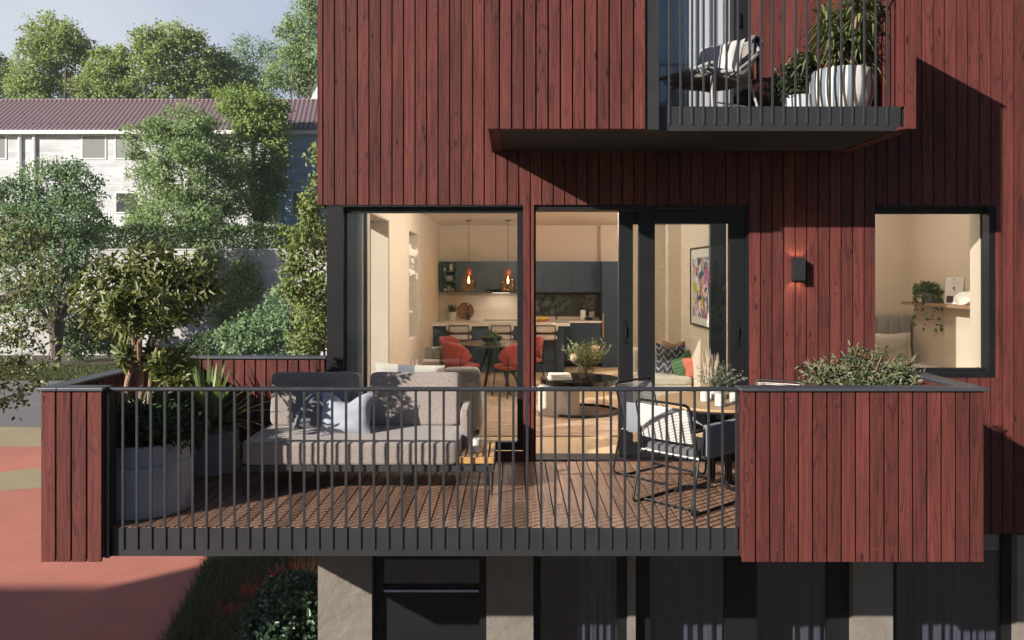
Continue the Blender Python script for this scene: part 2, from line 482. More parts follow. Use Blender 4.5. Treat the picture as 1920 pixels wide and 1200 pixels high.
# ================================================================ the red building
ZG = -3.0
B = thing('apartment_building', 'dark red timber clad apartment building with balconies, big black framed windows and stucco ground floor', 'building', (2.5, 10.0, ZG))
XL = fx(595); ZT = fz(384)
WL_ = (fx(612), fx(981), fz(847), ZT)          # left window
DR = (fx(1001), fx(1405), 0.0, ZT)             # sliding door
WR = (fx(1643), fx(1867), fz(708), ZT)         # bedroom window
UD = (fx(1001), fx(1409), 3.2, 5.75)           # upper door
ZC = fz(1000)
O1 = (fx(697), fx(912)); O2 = (fx(1000), fx(1178)); O3 = (fx(1192), fx(1600)); O4 = (fx(1675), fx(1908))
holes = [(XL-.1, fx(612), -9, ZT), (WL_[0], WL_[1], -.001, ZT), DR, WR, UD]
mb = MB(); clad(mb, 'x', XL, 8.5, ZC, 8.0, YF, 21.6/193.55, holes=holes, start=XL+.06-21.6/193.55, nails=(2.58, 4.47, 1.05))
mb.build('cladding', M_RED, B, smooth=0)
mb = MB(); core = [(XL-.1, WL_[1], -.001, ZT), (DR[0], DR[1], 0, ZT), WR, UD,
                   (O1[0], O1[1], ZG, ZC-.02), (O2[0], O2[1], ZG, ZC-.02), (O3[0], O3[1], ZG, ZC-.02), (O4[0], O4[1], ZG, ZC-.02)]
holed(mb, XL+.02, 8.5, ZC, 8.0, YF+.027, YF+.32, core)
mb.build('wall_core', M_BLACKBACK, B, smooth=0)
# left side wall, with the two tall windows of the living room
mb = MB(); SW1 = (8.55, 9.9, 0.02, 2.46); SW2 = (11.8, 12.98, .85, 2.44)
def side_wall(mb, x0, x1, y0, y1, z0, z1, hs):
    ys = sorted({y0, y1, *[v for h in hs for v in h[:2] if y0 < v < y1]})
    for a, b in zip(ys, ys[1:]):
        m = (a+b)/2; zs = [(z0, z1)]
        for h in hs:
            if h[0] < m < h[1]: zs = [(z0, h[2]), (h[3], z1)]
        for s0, s1 in zs: mb.box(x0, x1, a, b, s0, s1)
side_wall(mb, -1.77, -1.50, YF+.32, 17.2, ZC, 8.0, (SW1, SW2)); mb.build('side_wall', M_BLACKBACK, B, smooth=0)
mb = MB(); clad(mb, 'y', YF+.025, 17.2, ZT, 8.0, -1.86, .1115); clad(mb, 'y', YF+.16, 17.2, ZC, ZT-.02, -1.795, .1115, holes=[SW1, SW2]); mb.build('side_cladding', M_RED, B, smooth=0)
mb = MB(); side_wall(mb, -1.50, -1.46, YF+.32, 16.8, 0.0, 2.8, (SW1, SW2))
mb.box(-1.46, 5.6, 16.8, 16.9, 0, 2.8)
mb.box(2.35, 2.55, YF+.32, 11.56, 0, 2.8); mb.box(2.17, 2.55, 11.56, 11.76, 0, 2.8)
mb.box(4.0, 4.1, 11.76, 16.8, 0, 2.8)
mb.box(2.55, 5.3, 10.45, 10.55, 0, 2.8); mb.box(5.0, 5.1, YF+.32, 10.45, 0, 2.8)
mb.box(4.1, 4.2, 10.55, 11.76, 0, 2.8)
holed(mb, -1.46, 5.0, 0, 2.8, YF+.32, YF+.34, [(WL_[0], WL_[1], -.1, ZT), DR, WR])
mb.build('interior_wall', M_CREAM, B, smooth=0)
mb = MB(); mb.box(-1.5, 5.3, YF+.32, 16.9, 2.8, 2.9); mb.build('ceiling', M_CEIL, B, smooth=0)
mb = MB(); x = -1.5
while x < 5.3:
    w = .14; y = YF+.3-random.random()*1.5
    while y < 16.8:
        L = random.uniform(1.2, 2.2); y0, y1 = max(y, YF+.3), min(y+L-.002, 16.8)
        if y1 > y0: mb.box(x, x+w-.0015, y0, y1, -.04, 0)
        y += L
    x += w
mb.box(-1.5, 5.3, YF+.3, 16.9, -.1, -.042)
mb.build('oak_floor', M_OAK, B, smooth=0)
for bx in ((-1.46, -1.445, 9.95, 16.2, 0, .08), (2.335, 2.35, YF+.4, 11.55, 0, .08), (2.2, 4.0, 16.785, 16.8, 0, .09)):
    mb = MB(); mb.box(*bx); mb.build('skirting_board', M_WHITE, B, smooth=0)
mb = MB(); mb.box(-1.765, -1.575, YF+.285, YF+.318, .09, 2.47); mb.build('reflection_strip', M_CREAM, B, smooth=0)  # cream strip stands in for a pale band reflected in the glass
mb = MB(); mb.box(-1.572, -1.505, YF+.29, YF+.318, .09, 2.47); mb.build('reveal_board', M_RED, B, smooth=0)
mb = MB(); mb.box(-1.502, -1.455, YF+.28, YF+.318, .09, 2.47); mb.build('reveal_frame', M_FRAME, B, smooth=0)
# white jambs of the two side windows + frames
for (y0, y1, z0, z1) in (SW1, SW2):
    mb = MB(); fr = [(-1.78, -1.72)]
    mb.box(-1.78, -1.72, y0, y0+.05, z0, z1); mb.box(-1.78, -1.72, y1-.05, y1, z0, z1); mb.box(-1.78, -1.72, y0+.05, y1-.05, z1-.05, z1); mb.box(-1.78, -1.72, y0+.05, y1-.05, z0, z0+.05)
    w = mb.build('window', M_FRAME, B, smooth=0)
    mb = MB(); mb.box(-1.755, -1.745, y0+.05, y1-.05, z0+.05, z1-.05); mb.build('pane', M_GLASS, w, smooth=0)
    mb = MB(); mb.box(-1.72, -1.47, y1-.012, y1-.001, z0+.012, z1-.012); mb.box(-1.72, -1.47, y0+.001, y0+.012, z0+.012, z1-.012); mb.box(-1.72, -1.47, y0+.001, y1-.001, z1-.012, z1-.001); mb.box(-1.72, -1.47, y0+.001, y1-.001, z0+.001, z0+.012); mb.build('window_lining', M_CREAM, w, smooth=0)
# slabs, roof, rear closing wall
mb = MB(); mb.box(-1.8, 8.5, YF+.33, 17.2, 2.9, 3.2); mb.box(-1.8, 8.5, YF+.33, 17.2, -.3, -.1); mb.box(-1.8, 8.5, YF+.33, 17.2, 5.9, 8.0)
mb.box(-1.8, 8.5, 17.2, 17.4, ZC, 8.0); mb.box(8.3, 8.5, YF+.33, 17.2, ZC, 8.0); mb.box(5.3, 8.3, YF+.6, YF+.7, -.1, 2.9)
mb.box(-1.8, 8.3, 9.7, 9.8, ZG, -.3); mb.box(-1.5, 8.3, 10.6, 10.7, 3.2, 5.9); mb.box(-1.8, 8.5, YF, 17.4, 8.0, 8.2); mb.box(-1.8, -1.5, YF+.32, 17.4, ZG, ZC)
mb.build('structure_slab', PM('dark_room_plaster', (.16, .14, .13), .9), B, smooth=0)
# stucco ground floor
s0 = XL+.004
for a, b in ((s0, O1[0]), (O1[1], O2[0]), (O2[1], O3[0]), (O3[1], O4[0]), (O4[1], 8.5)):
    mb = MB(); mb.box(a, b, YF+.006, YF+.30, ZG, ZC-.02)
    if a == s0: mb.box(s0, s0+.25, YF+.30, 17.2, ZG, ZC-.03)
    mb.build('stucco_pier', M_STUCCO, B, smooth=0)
# red plinth below the left window
mb = MB(); mb.box(WL_[0]+.16, WL_[1], YF+.035, YF+.06, -.05, WL_[2]-.004); mb.build('plinth_board', M_RED, B, smooth=0)
# --- left fixed window
mb = MB(); y0, y1 = YF+.075, YF+.155
mb.box(WL_[0], fx(643), YF+.012, YF+.16, -.02, ZT-.02)                 # wide corner post
mb.box(fx(643), fx(970), y0, y1, fz(398), ZT-.02); mb.box(fx(643), fx(970), y0, y1, WL_[2], fz(832)); mb.box(fx(970), WL_[1], y0-.004, y1, WL_[2], ZT-.02)
mb.box(WL_[0], WL_[1], YF+.008, YF+.3, ZT-.018, ZT-.001)
w = mb.build('window', M_FRAME, B, smooth=0, part_label='large fixed window with wide black corner post')
mb = MB(); mb.box(fx(643)-.005, fx(970)+.005, y0+.03, y0+.05, fz(832)-.005, fz(398)+.005); mb.build('pane', M_GLASS, w, smooth=0)
# --- sliding door
yb = YF+.085
mb = MB(); mb.box(DR[0]+.001, fx(1005), YF+.03, YF+.31, 0.012, ZT-.03); mb.box(fx(1402), DR[1]-.001, YF+.03, YF+.31, 0.012, ZT-.03)
mb.box(DR[0]+.001, DR[1]-.001, YF+.03, YF+.31, fz(393), ZT-.002); mb.box(DR[0]+.001, DR[1]-.001, YF+.03, YF+.31, -.03, .012)
D = mb.build('sliding_door', M_FRAME, B, smooth=0, part_label='two leaf black sliding door, left opening slid open')
def leaf(xa, xb, la, ra, y):
    mb = MB(); frame_rect(mb, xa, xb, .014, fz(394), y, y+.07, la, ra, fz(394)-fz(418), .13)
    mb.build('door_leaf', M_FRAME, D, bevel=.004, smooth=0)
    mb = MB(); mb.box(xa+la-.004, xb-ra+.004, y+.026, y+.044, .14, fz(418)+.004); mb.build('pane', M_GLASS, D, smooth=0)
leaf(fx(1200), fx(1402), fx(1231)-fx(1200), fx(1402)-fx(1372), yb)
k = (YF+.19)/YF
leaf(fx(1160)*k, fx(1362)*k, (fx(1187)-fx(1160))*k, (fx(1362)-fx(1332))*k, YF+.19)
for xa, y in ((fx(1173)*k, YF+.19), (fx(1388), yb)):
    mb = MB(); z = fz(625); mb.box(xa-.017, xa+.017, y-.004, y, z-.12, z+.12); mb.sbox((xa, y-.014, z), (.012, .022, .10), res=(4, 4, 6)); mb.lathe([(.009, 0), (.009, .014)], n=10, M=Mat((xa, y-.004, z-.10), rx=PI/2))
    mb.build('handle', PM('black_handle', (.006, .006, .007), .35), D)
# --- bedroom window
mb = MB(); frame_rect(mb, WR[0]+.001, WR[1]-.001, WR[2], ZT-.02, YF+.09, YF+.16, .012, .047, .06, .08)
mb.box(WR[0]+.001, WR[1]-.001, YF+.004, YF+.3, ZT-.019, ZT-.001)
mb.box(fx(1855), WR[1]-.001, YF+.004, YF+.088, WR[2], ZT-.021); mb.box(WR[0]+.001, fx(1855)-.001, YF-.004, YF+.088, WR[2]+.001, WR[2]+.045)
w = mb.build('window', M_FRAME, B, smooth=0, part_label='tall bedroom window with black frame')
mb = MB(); mb.box(WR[0]+.01, WR[1]-.044, YF+.12, YF+.135, WR[2]+.075, ZT-.075); mb.build('pane', M_GLASS, w, smooth=0)
mb = MB(); mb.box(WR[1]-.062, WR[1]-.05, YF+.165, YF+.34, WR[2]+.08, ZT-.06); mb.box(WR[0]+.01, WR[1]-.063, YF+.165, YF+.40, WR[2]+.03, WR[2]+.052); mb.build('window_lining', M_CREAM, w, smooth=0)
mb = MB(); mb.box(WR[1]+.001, WR[1]+.03, YF-.012, YF-.001, WR[2]-.01, ZT-.02); mb.build('window_trim', M_RED, B, smooth=0)
# --- upper balcony door
mb = MB(); mb.box(UD[0], fx(1212), YF+.05, YF+.2, 3.2, 5.7); mb.box(fx(1378), UD[1]-.001, YF+.05, YF+.2, 3.2, 5.7); mb.box(fx(1212), fx(1378), YF+.05, YF+.2, 3.2, 3.32); mb.box(fx(1212), fx(1378), YF+.05, YF+.2, 5.5, 5.7)
D2 = mb.build('balcony_door', M_FRAME, B, smooth=0, part_label='upper floor glazed balcony door')
mb = MB(); mb.box(fx(1212)-.004, fx(1378)+.004, YF+.11, YF+.13, 3.31, 5.51); mb.build('pane', GLASS('curtained_glass', (.95, .96, .97), .09), D2, smooth=0)
mb = MB(); xa = fx(1388); mb.box(xa-.008, xa+.008, YF+.02, YF+.05, 4.22, 4.36); mb.build('handle', bpy.data.materials['black_handle'], D2)
# --- ground floor glazing
def low_open(o, members, panes, z_mid=None):
    mb = MB()
    for a, b in members: mb.box(fx(a), fx(b), YF+.10, YF+.18, ZG+.05, ZC-.04)
    mb.box(o[0]+.001, o[1]-.001, YF+.10, YF+.30, ZC-.039, ZC-.021); mb.box(o[0]+.001, o[1]-.001, YF+.09, YF+.31, ZG, ZG+.049)
    w = mb.build('window', M_FRAME, B, smooth=0, part_label='dark ground floor window below the balcony')
    for a, b in panes:
        mb = MB(); mb.box(fx(a)-.004, fx(b)+.004, YF+.135, YF+.15, ZG+.045, ZC-.035); mb.build('pane', M_GLASSD, w, smooth=0)
    return w
low_open(O2, [(1000, 1015), (1160, 1178)], [(1015, 1160)])
low_open(O3, [(1192, 1222), (1365, 1425), (1560, 1600)], [(1222, 1365), (1425, 1560)])
low_open(O4, [(1675, 1690), (1893, 1908)], [(1690, 1893)])
# entrance door below the balcony
mb = MB(); mb.box(O1[0]+.001, fx(715), YF+.10, YF+.2, ZG, ZC-.04); mb.box(fx(898), O1[1]-.001, YF+.10, YF+.2, ZG, ZC-.04)
mb.box(fx(715), fx(898), YF+.10, YF+.2, fz(1056), ZC-.04); mb.box(fx(715), fx(898), YF+.12, YF+.18, ZG+.05, fz(1106))
ED = mb.build('entrance_door', M_FRAME, B, smooth=0, part_label='dark ground floor door with narrow glazed strip')
mb = MB(); mb.box(fx(715)-.003, fx(898)+.003, YF+.14, YF+.155, fz(1106)-.003, fz(1056)+.003); mb.build('pane', M_GLASSD, ED, smooth=0)
mb = MB(); mb.tube([(fx(718), YF+.07, fz(1113)), (fx(897), YF+.07, fz(1113))], .014, 8)
for q in (730, 885): mb.tube([(fx(q), YF+.07, fz(1113)), (fx(q), YF+.125, fz(1113))], .008, 6)
mb.build('handle', PM('brushed_steel', (.5, .48, .46), .3, 1.0), ED)

# ================================================================ balconies
def balusters(par, x0, pitch, n, y, z0, z1, w=.018):
    mb = MB(); mb.box(-w/2, w/2, -.005, .0055, 0, z1-z0); first = mb.build('baluster', M_RAIL, par, local=True, smooth=0, bevel=.002)
    off = WL[par.name]
    for i in range(n):
        o = first if i == 0 else first.copy()
        if i: C.objects.link(o); o.parent = par
        o.location = Vector((x0+i*pitch, y, z0))-off
# lower balcony
y0 = 5.887
def lx(px): return (px-960)/265.0
mb = MB(); mb.box(-3.30, 3.30, y0+.09, YF, -.20, -.06); mb.box(-3.30, -1.82, YF, 8.19, -.20, -.06)
LB = mb.build('balcony', M_SOFFIT, B, smooth=0, part_label='large lower balcony with brown decking and railing')
mb = MB(); x = -3.23; i = 0
while x < 3.2:
    yy = y0+.084; cut = random.choice([None, random.uniform(6.5, 7.6)])
    end = YF-.005 if x > -1.9 else 8.12
    if cut: mb.box(x, x+.0925, yy, cut-.001, -.03, 0); mb.box(x, x+.0925, cut+.001, end, -.03, 0)
    else: mb.box(x, x+.0925, yy, end, -.03, 0)
    x += .1015
mb.build('decking', M_DECK, LB, smooth=0, bevel=.0025)
mb = MB(); mb.box(lx(200), lx(1391), y0+.075, y0+.083, -.205, -.004); mb.box(lx(200), lx(1391), y0+.083, y0+.12, -.205, -.197)
mb.build('fascia', M_RAIL, LB, smooth=0)
mb = MB(); mb.tube([(lx(190), y0+.068, .992), (lx(1393), y0+.068, .992)], .0165, 12); mb.build('handrail', PM('handrail_steel', (.07, .075, .085), .3, .5, .05), LB)
balusters(LB, lx(222), 26.45/265, 45, y0+.0695, -.155, .985)
zt = .985
def panel(name, mat, fn, bev=.002, par=None):
    mb = MB(); fn(mb); return mb.build(name, mat, par or LB, smooth=0, bevel=bev)
def left_panel(mb):
    clad(mb, 'x', lx(77), lx(192), -.222, zt, y0, 29/265, gap=.0122, nails=(.90, -.13))
    clad(mb, 'y', y0+.024, 8.2, -.222, zt, lx(77), .105)
    clad(mb, 'y', y0+.13, 8.1, .0, zt, lx(77)+.125, .105, side=1)
    clad(mb, 'y', y0+.024, y0+.13, -.2, zt, lx(192), .103, side=1)
panel('balcony_cladding', M_RED, left_panel)
panel('balcony_cladding', M_RED, lambda mb: clad(mb, 'x', -3.23, -1.83, .0, zt, 8.11, .105, nails=(.92,)))
def right_panel(mb):
    clad(mb, 'x', lx(1392), lx(1847), -.222, zt, y0, 26.8/265, gap=.0122, nails=(.91, -.13))
    clad(mb, 'y', y0+.024, YF-.03, -.222, zt, lx(1847), .105, side=1)
    clad(mb, 'y', y0+.13, YF-.03, .0, zt, lx(1847)-.125, .105)
    clad(mb, 'y', y0+.024, y0+.13, -.2, zt, lx(1392), .103)
    clad(mb, 'x', lx(1392)+.03, lx(1847)-.13, .0, zt, y0+.108, .103)
panel('balcony_cladding', M_RED, right_panel)
def core_l(mb): mb.box(lx(77)+.024, lx(77)+.1, y0+.026, 8.18, -.21, zt-.004); mb.box(lx(77)+.1, lx(192)-.024, y0+.026, y0+.12, -.21, zt-.004); mb.box(lx(77)+.1, -1.83, 8.135, 8.18, -.19, zt-.004)
def core_r(mb): mb.box(lx(1847)-.1, lx(1847)-.024, y0+.026, YF-.01, -.21, zt-.004); mb.box(lx(1392)+.024, lx(1847)-.1, y0+.026, y0+.104, -.21, zt-.004)
panel('parapet_core', M_BLACKBACK, core_l, 0); panel('parapet_core', M_BLACKBACK, core_r, 0)
ct = (zt+.002, 1.012)
def cop_l(mb): mb.box(lx(70), lx(70)+.145, y0-.02, 8.24, *ct); mb.box(lx(70)+.145, lx(195), y0-.02, y0+.145, *ct); mb.box(lx(70)+.145, -1.81, 8.09, 8.24, *ct)
def cop_r(mb): mb.box(lx(1387), lx(1853)-.145, y0-.022, y0+.14, *ct); mb.box(lx(1853)-.145, lx(1853), y0-.022, YF-.004, *ct)
panel('coping', M_COPE, cop_l, .006); panel('coping', M_COPE, cop_r, .006)
mb = MB(); mb.box(lx(193), lx(200)-.001, y0+.03, y0+.14, -.205, zt-.004); mb.build('end_post', M_FRAME, LB, smooth=0)
# upper balcony
yu = 6.783
def ux(px): return (px-960)/230.0
mb = MB(); mb.box(ux(938), ux(1690), yu+.12, YF-.002, 3.01, 3.17)
UB = mb.build('balcony', M_SOFFIT, B, smooth=0, part_label='smaller upper balcony with dark soffit and railing')
mb = MB(); mb.box(-.1, 3.15, yu+.125, YF-.005, 3.172, 3.2); mb.build('decking', M_DECK, UB, smooth=0)
zb = 3.0; zt2 = 4.22
def up_l(mb):
    clad(mb, 'x', ux(915), ux(1212), zb, zt2, yu, 22.9/230, gap=.0128, nails=(3.7,))
    clad(mb, 'y', yu+.024, YF-.002, zb, zt2, ux(915), .105); clad(mb, 'y', yu+.13, YF-.002, zb+.19, zt2, ux(915)+.125, .105, side=1)
    mb.box(ux(915)+.024, ux(938)-.001, yu+.024, YF-.002, zb+.001, zb+.02); mb.box(ux(938), ux(1212), yu+.024, yu+.118, zb+.001, zb+.02)
def up_r(mb):
    clad(mb, 'x', ux(1697), ux(1718), zb, zt2, yu, .2); clad(mb, 'y', yu+.024, YF-.002, zb, zt2, ux(1718), .105, side=1)
    clad(mb, 'y', yu+.002, YF-.002, zb+.19, zt2, ux(1697), .105); mb.box(ux(1691), ux(1718)-.024, yu+.03, YF-.002, zb+.001, zb+.02)
panel('balcony_cladding', M_RED, up_l, par=UB); panel('balcony_cladding', M_RED, up_r, par=UB)
def uc_l(mb): mb.box(ux(915)+.024, ux(938)-.01, yu+.026, YF-.01, zb+.021, zt2-.004); mb.box(ux(938)-.01, ux(1212)-.001, yu+.026, yu+.1, zb+.021, zt2-.004)
panel('parapet_core', M_BLACKBACK, uc_l, 0, UB); panel('parapet_core', M_BLACKBACK, lambda mb: mb.box(ux(1718)-.066, ux(1718)-.024, yu+.026, YF-.01, zb+.021, zt2-.004), 0, UB)
def ucop(mb): mb.box(ux(915)-.02, ux(915)+.13, yu-.02, YF-.003, zt2+.002, zt2+.025); mb.box(ux(915)+.13, ux(1214), yu-.02, yu+.13, zt2+.002, zt2+.025)
panel('coping', M_COPE, ucop, 0, UB); panel('coping', M_COPE, lambda mb: mb.box(ux(1690), ux(1718)+.02, yu-.02, YF-.003, zt2+.002, zt2+.025), 0, UB)
yf2 = 6.875; f2 = F/yf2
mb = MB(); mb.box((1233-960)/f2, (1689-960)/f2, yf2, yf2+.01, 2.999, EYE+(514-199.5)/f2); mb.box(ux(1212)+.002, (1233-960)/f2-.001, yf2-.07, yf2+.04, 2.998, 4.2)
mb.build('fascia', M_RAIL, UB, smooth=0)
mb = MB(); mb.tube([(ux(1214), yf2-.015, 4.205), (ux(1690), yf2-.015, 4.205)], .0165, 12); mb.build('handrail', bpy.data.materials['handrail_steel'], UB)
balusters(UB, (1233-960)/f2, 21.5/f2, 21, yf2-.0055, EYE+(514-233.5)/f2, 4.2, .0185)
# ================================================================ lower balcony furniture
M_CONC = PM('grey_blue_planter_concrete', (.34, .355, .40), .8, 0, .12, 5, bump=.15, bscale=30)
M_SOIL = PM('potting_soil', (.03, .022, .016), .95, 0, .3, 20, bump=.5)
M_SOFA = FABRIC('beige_woven_fabric', (.31, .262, .236), .17, 120, .5, .9, (1, 1, .45))
M_SOFAF = PM('charcoal_powder_coat', (.035, .037, .042), .45)
M_SLAT = WOOD('yellow_teak_slats', (.62, .36, .13), (.40, .20, .06), 'y', boards=.2, ring=.2, knot=.1)
M_WAX = PM('white_wax', (.85, .83, .78), .5, 0, .02, Subsurface_Weight=.1)
M_CLEAR = GLASS('clear_jar_glass', (.95, .96, .95), .06)
def pot(name, label, c, R, h, step, R2, group=None):
    t = thing(name, label, 'planter', c, group=group); mb = MB()
    mb.lathe([(R-.01, .0), (R, .012), (R, step-.008), (R-.012, step), (R2, step+.001), (R2, h-.01), (R2-.008, h), (R2-.03, h), (R2-.035, h-.06)], n=56)
    mb.build('planter_body', M_CONC, t, local=True, smooth=30)
    mb = MB(); mb.lathe([(R2-.036, h-.075), (R2*.5, h-.06), (.01, h-.055)], n=40); mb.build('soil', M_SOIL, t, local=True)
    return t
pot('planter', 'large round grey concrete planter in the left front corner of the balcony', (-2.86, 6.46, .001), .36, .53, .385, .335)
pot('planter', 'smaller round grey concrete planter holding the strap leaved plant', (-2.80, 7.70, .001), .275, .37, .25, .262)
# potted tree
M_LEAFP = LEAF('olive_leather_leaf', (.125, .15, .05), (.36, .37, .15), .42, .28, (.045, .06, .02))
M_BARKP = PM('pinkish_bark', (.30, .19, .13), .8, 0, .3, 14, bump=.6, bscale=40, stretch=(3, 3, .8))
PT = thing('potted_tree', 'small multi stemmed tree with olive leather leaves standing in the large planter', 'tree', (-2.86, 6.46, .47))
D0 = 6.5
def Q(px, py, dy=0.): return P(px, py, D0+dy)
mb = MB()
for path, r in ((((235, 800), (238, 720), (252, 650), (232, 590), (205, 545)), .026), (((262, 810), (264, 700), (262, 640), (270, 580), (285, 510)), .030),
                (((275, 800), (285, 690), (300, 640), (330, 590), (365, 540)), .018), (((264, 700), (262, 640), (300, 600), (340, 570)), .016), (((238, 720), (255, 650), (245, 560), (240, 500)), .016), (((270, 790), (290, 730), (322, 700)), .011), (((262, 650), (262, 600), (225, 580), (180, 560)), .014)):
    pts = smooth_path([Q(x, y, random.uniform(-.08, .08)) for x, y in path], 5); n = len(pts)
    mb.tube(pts, [r*(1-.65*i/(n-1)) for i in range(n)], 8)
mb.build('trunk', M_BARKP, PT)
def rosettes(name, lobes, K, m, L, W, mat, parent, seed, shell=.5):
    rng = np.random.default_rng(seed)
    c, d, cr = crown_points(lobes, K, 1, .01, rng, shell); d[:, 2] += .25; d = _norm(d+rng.normal(size=d.shape)*.3)
    c = np.repeat(c, m, 0); d = np.repeat(d, m, 0); cr = np.repeat(cr, m); n = len(c)
    rad = rng.normal(size=(n, 3)); rad -= d*(rad*d).sum(1, keepdims=True); rad = _norm(rad)
    a = _norm(d*rng.uniform(.15, .9, (n, 1))+rad)
    nr = _norm(d-a*(d*a).sum(1, keepdims=True)+rng.normal(size=(n, 3))*.15)
    V, q = leaf_geo(c+a*.01+d*rng.uniform(-.07, .03, (n, 1)), a, nr, L*rng.uniform(.65, 1.2, n), W*rng.uniform(.8, 1.15, n), .18, .14, .5)
    return mesh_np(name, V, q, np.repeat(np.clip(cr*.45+rng.random(n)*.55, 0, 1), 2), mat, parent, smooth=True)
def lob(px, py, rx, ry, dy=0., rz=None, d=D0):
    p = P(px, py, d+dy); s = d/F; return (p.x, p.y, p.z, rx*s, (rx if rz is None else rz)*s*.95, ry*s)
rosettes('crown', [lob(210, 555, 68, 75), lob(285, 510, 68, 55, .05), lob(345, 545, 62, 62), lob(275, 580, 85, 55, -.15), lob(235, 590, 70, 40, .2), lob(385, 530, 36, 45, .05), lob(165, 545, 28, 40)], 620, 7, .076, .025, M_LEAFP, PT, 3, .4)
rosettes('lower_branch_leaves', [lob(325, 690, 38, 38, -.12), lob(292, 670, 26, 18, .1), lob(245, 668, 24, 14)], 38, 11, .105, .034, M_LEAFP, PT, 5, .3)
M_LEAFD = LEAF('dark_green_leaf', (.022, .045, .018), (.055, .10, .036), .4, .15)
o = foliage('underplanting_shrub', [(-2.93, 6.40, .62, .27, .25, .19), (-2.72, 6.42, .60, .22, .22, .15), (-2.86, 6.62, .66, .25, .2, .17), (-2.62, 6.62, .55, .14, .16, .14)], 420, 10, .03, .07, .022, M_LEAFD, None, 8, .35, geo='leaf', out=.9, up=.4)
tag(o, 'low dark green shrub filling the large planter under the tree stems', 'shrub')
# sword-leaved plant
M_STRAP = LEAF('strap_leaf', (.09, .16, .06), (.34, .40, .17), .38, .3)
def strap(name, c, n, L, W, seed, mat, spread=1.0, droop=.5, label=None, cat='plant', world_parent=None):
    rng = np.random.default_rng(seed); az = rng.uniform(0, 2*PI, n); el = rng.uniform(.25, 1.45, n)
    a = np.stack([np.cos(az)*np.cos(el)*spread, np.sin(az)*np.cos(el)*spread, np.sin(el)], 1)
    base = np.array(c)+np.stack([np.cos(az)*.03, np.sin(az)*.03, rng.uniform(0, .12, n)], 1)
    LL = L*rng.uniform(.6, 1.1, n); V, q, k = blade_geo(base, a, LL, W*rng.uniform(.8, 1.2, n), LL*droop*rng.uniform(.2, 1., n)*np.cos(el), 6)
    o = mesh_np(name, V, q, np.repeat(rng.random(n), k), mat, world_parent, smooth=True)
    if label: tag(o, label, cat)
    return o
strap('strap_leaf_plant', (-2.78, 7.62, .34), 120, .70, .038, 4, M_STRAP, 1., .55, 'strap leaved cordyline with yellow edged sword leaves in the smaller planter')
o = foliage('filler_shrub', [(-2.95, 7.35, .55, .16, .2, .22), (-2.99, 7.0, .45, .14, .16, .22)], 120, 10, .03, .06, .02, M_LEAFD, None, 18, .3, geo='leaf', out=.9)
tag(o, 'small dark shrub squeezed between the two grey planters', 'shrub')
# --- outdoor sofa
SX0, SX1 = -2.22, -.44; SY0, SY1 = 6.82, 7.80
S = thing('outdoor_sofa', 'beige outdoor daybed sofa on charcoal frame with slatted tray end', 'sofa', (-1.2, 7.3, 0))
mb = MB(); mb.box(SX0, -.15, SY0, SY0+.04, .195, .245); mb.box(SX0, -.15, SY1-.04, SY1, .195, .245); mb.box(SX0, SX0+.04, SY0+.041, SY1-.041, .195, .245); mb.box(-.19, -.15, SY0+.041, SY1-.041, .195, .245); mb.box(SX1-.04, SX1, SY0+.041, SY1-.041, .195, .243)
for x in (-1.75, -1.3, -.85): mb.box(x, x+.05, SY0+.041, SY1-.041, .20, .235)
mb.build('frame', M_SOFAF, S, bevel=.004, smooth=0)
for x in (SX0+.02, -.17):
    for y in (SY0+.02, SY1-.02):
        mb = MB(); mb.tube([(x, y, .2), (x, y, .1), (x, y-.012, 0)], [.02, .017, .011], 10); mb.build('leg', M_SOFAF, S)
mb = MB(); mb.sbox(((SX0+SX1)/2, (SY0+SY1)/2-.015,   .345), (SX1-SX0+.02, SY1-SY0+.01, .20), 17, (30, 20, 10), bulge=.018, wob=.004); mb.build('seat_cushion', M_SOFA, S, smooth=60)
mb = MB(); mb.sbox((-.415, 7.50, .44), (.075, .60, .40), 9, (6, 12, 10)); mb.build('side_rest', M_SOFA, S, smooth=60)
mb = MB(); mb.sbox((-1.25, 7.79, .50), (1.60, .07, .32), 9, (20, 4, 8)); mb.tube([(-.37, 7.76, .25), (-.37, 7.79, .50)], .012, 6); mb.build('backrest', M_SOFA, S, smooth=60)
for xc, w in ((-1.79, .80), (-.885, .815)):
    mb = MB(); mb.sbox((0, 0, 0), (w, .17, .48), 14, (24, 10, 18), M=Mat((xc, 7.62, .675), rx=-.16), wob=.012); mb.build('back_cushion', M_SOFA, S, smooth=60)
mb = MB()
for i in range(6):
    x = -.425+i*.048; mb.box(x, x+.033, SY0+.03, 7.45, .29, .312)
mb.box(-.43, -.15, SY0-.002, SY0+.028, .262, .312); mb.box(-.43, -.15, 7.452, 7.48, .27, .312); mb.box(-.425, -.16, SY0+.2, SY0+.24, .247, .289); mb.box(-.425, -.16, 7.2, 7.24, .247, .289)
mb.build('slatted_tray', M_SLAT, S, smooth=0, bevel=.003)
M_PIL1 = FABRIC('grey_blue_linen', (.17, .185, .21), .12, 260, .2); M_PIL2 = FABRIC('pale_blue_linen', (.37, .40, .47), .08, 260, .2)
def pillow(label, c, w, h, t, mat, rx=-.25, rz=0., ry=0., chop=.10):
    o = thing('cushion', label, 'cushion', c, rz, None, rx, ry); mb = MB(); mb.pillow(w, h, t, chop=chop); mb.build('cushion_cover', mat, o, local=True, smooth=70)
    e = []; 
    for i in range(41):
        u = -1+i/20; px = u*(1-.0)*w/2
        e.append((u*w/2*.995, 0, -h/2*(1-.07*(1-u*u))))
    mb = MB(); mb.tube(e, .004, 6); mb.build('piping', mat, o, local=True); return o
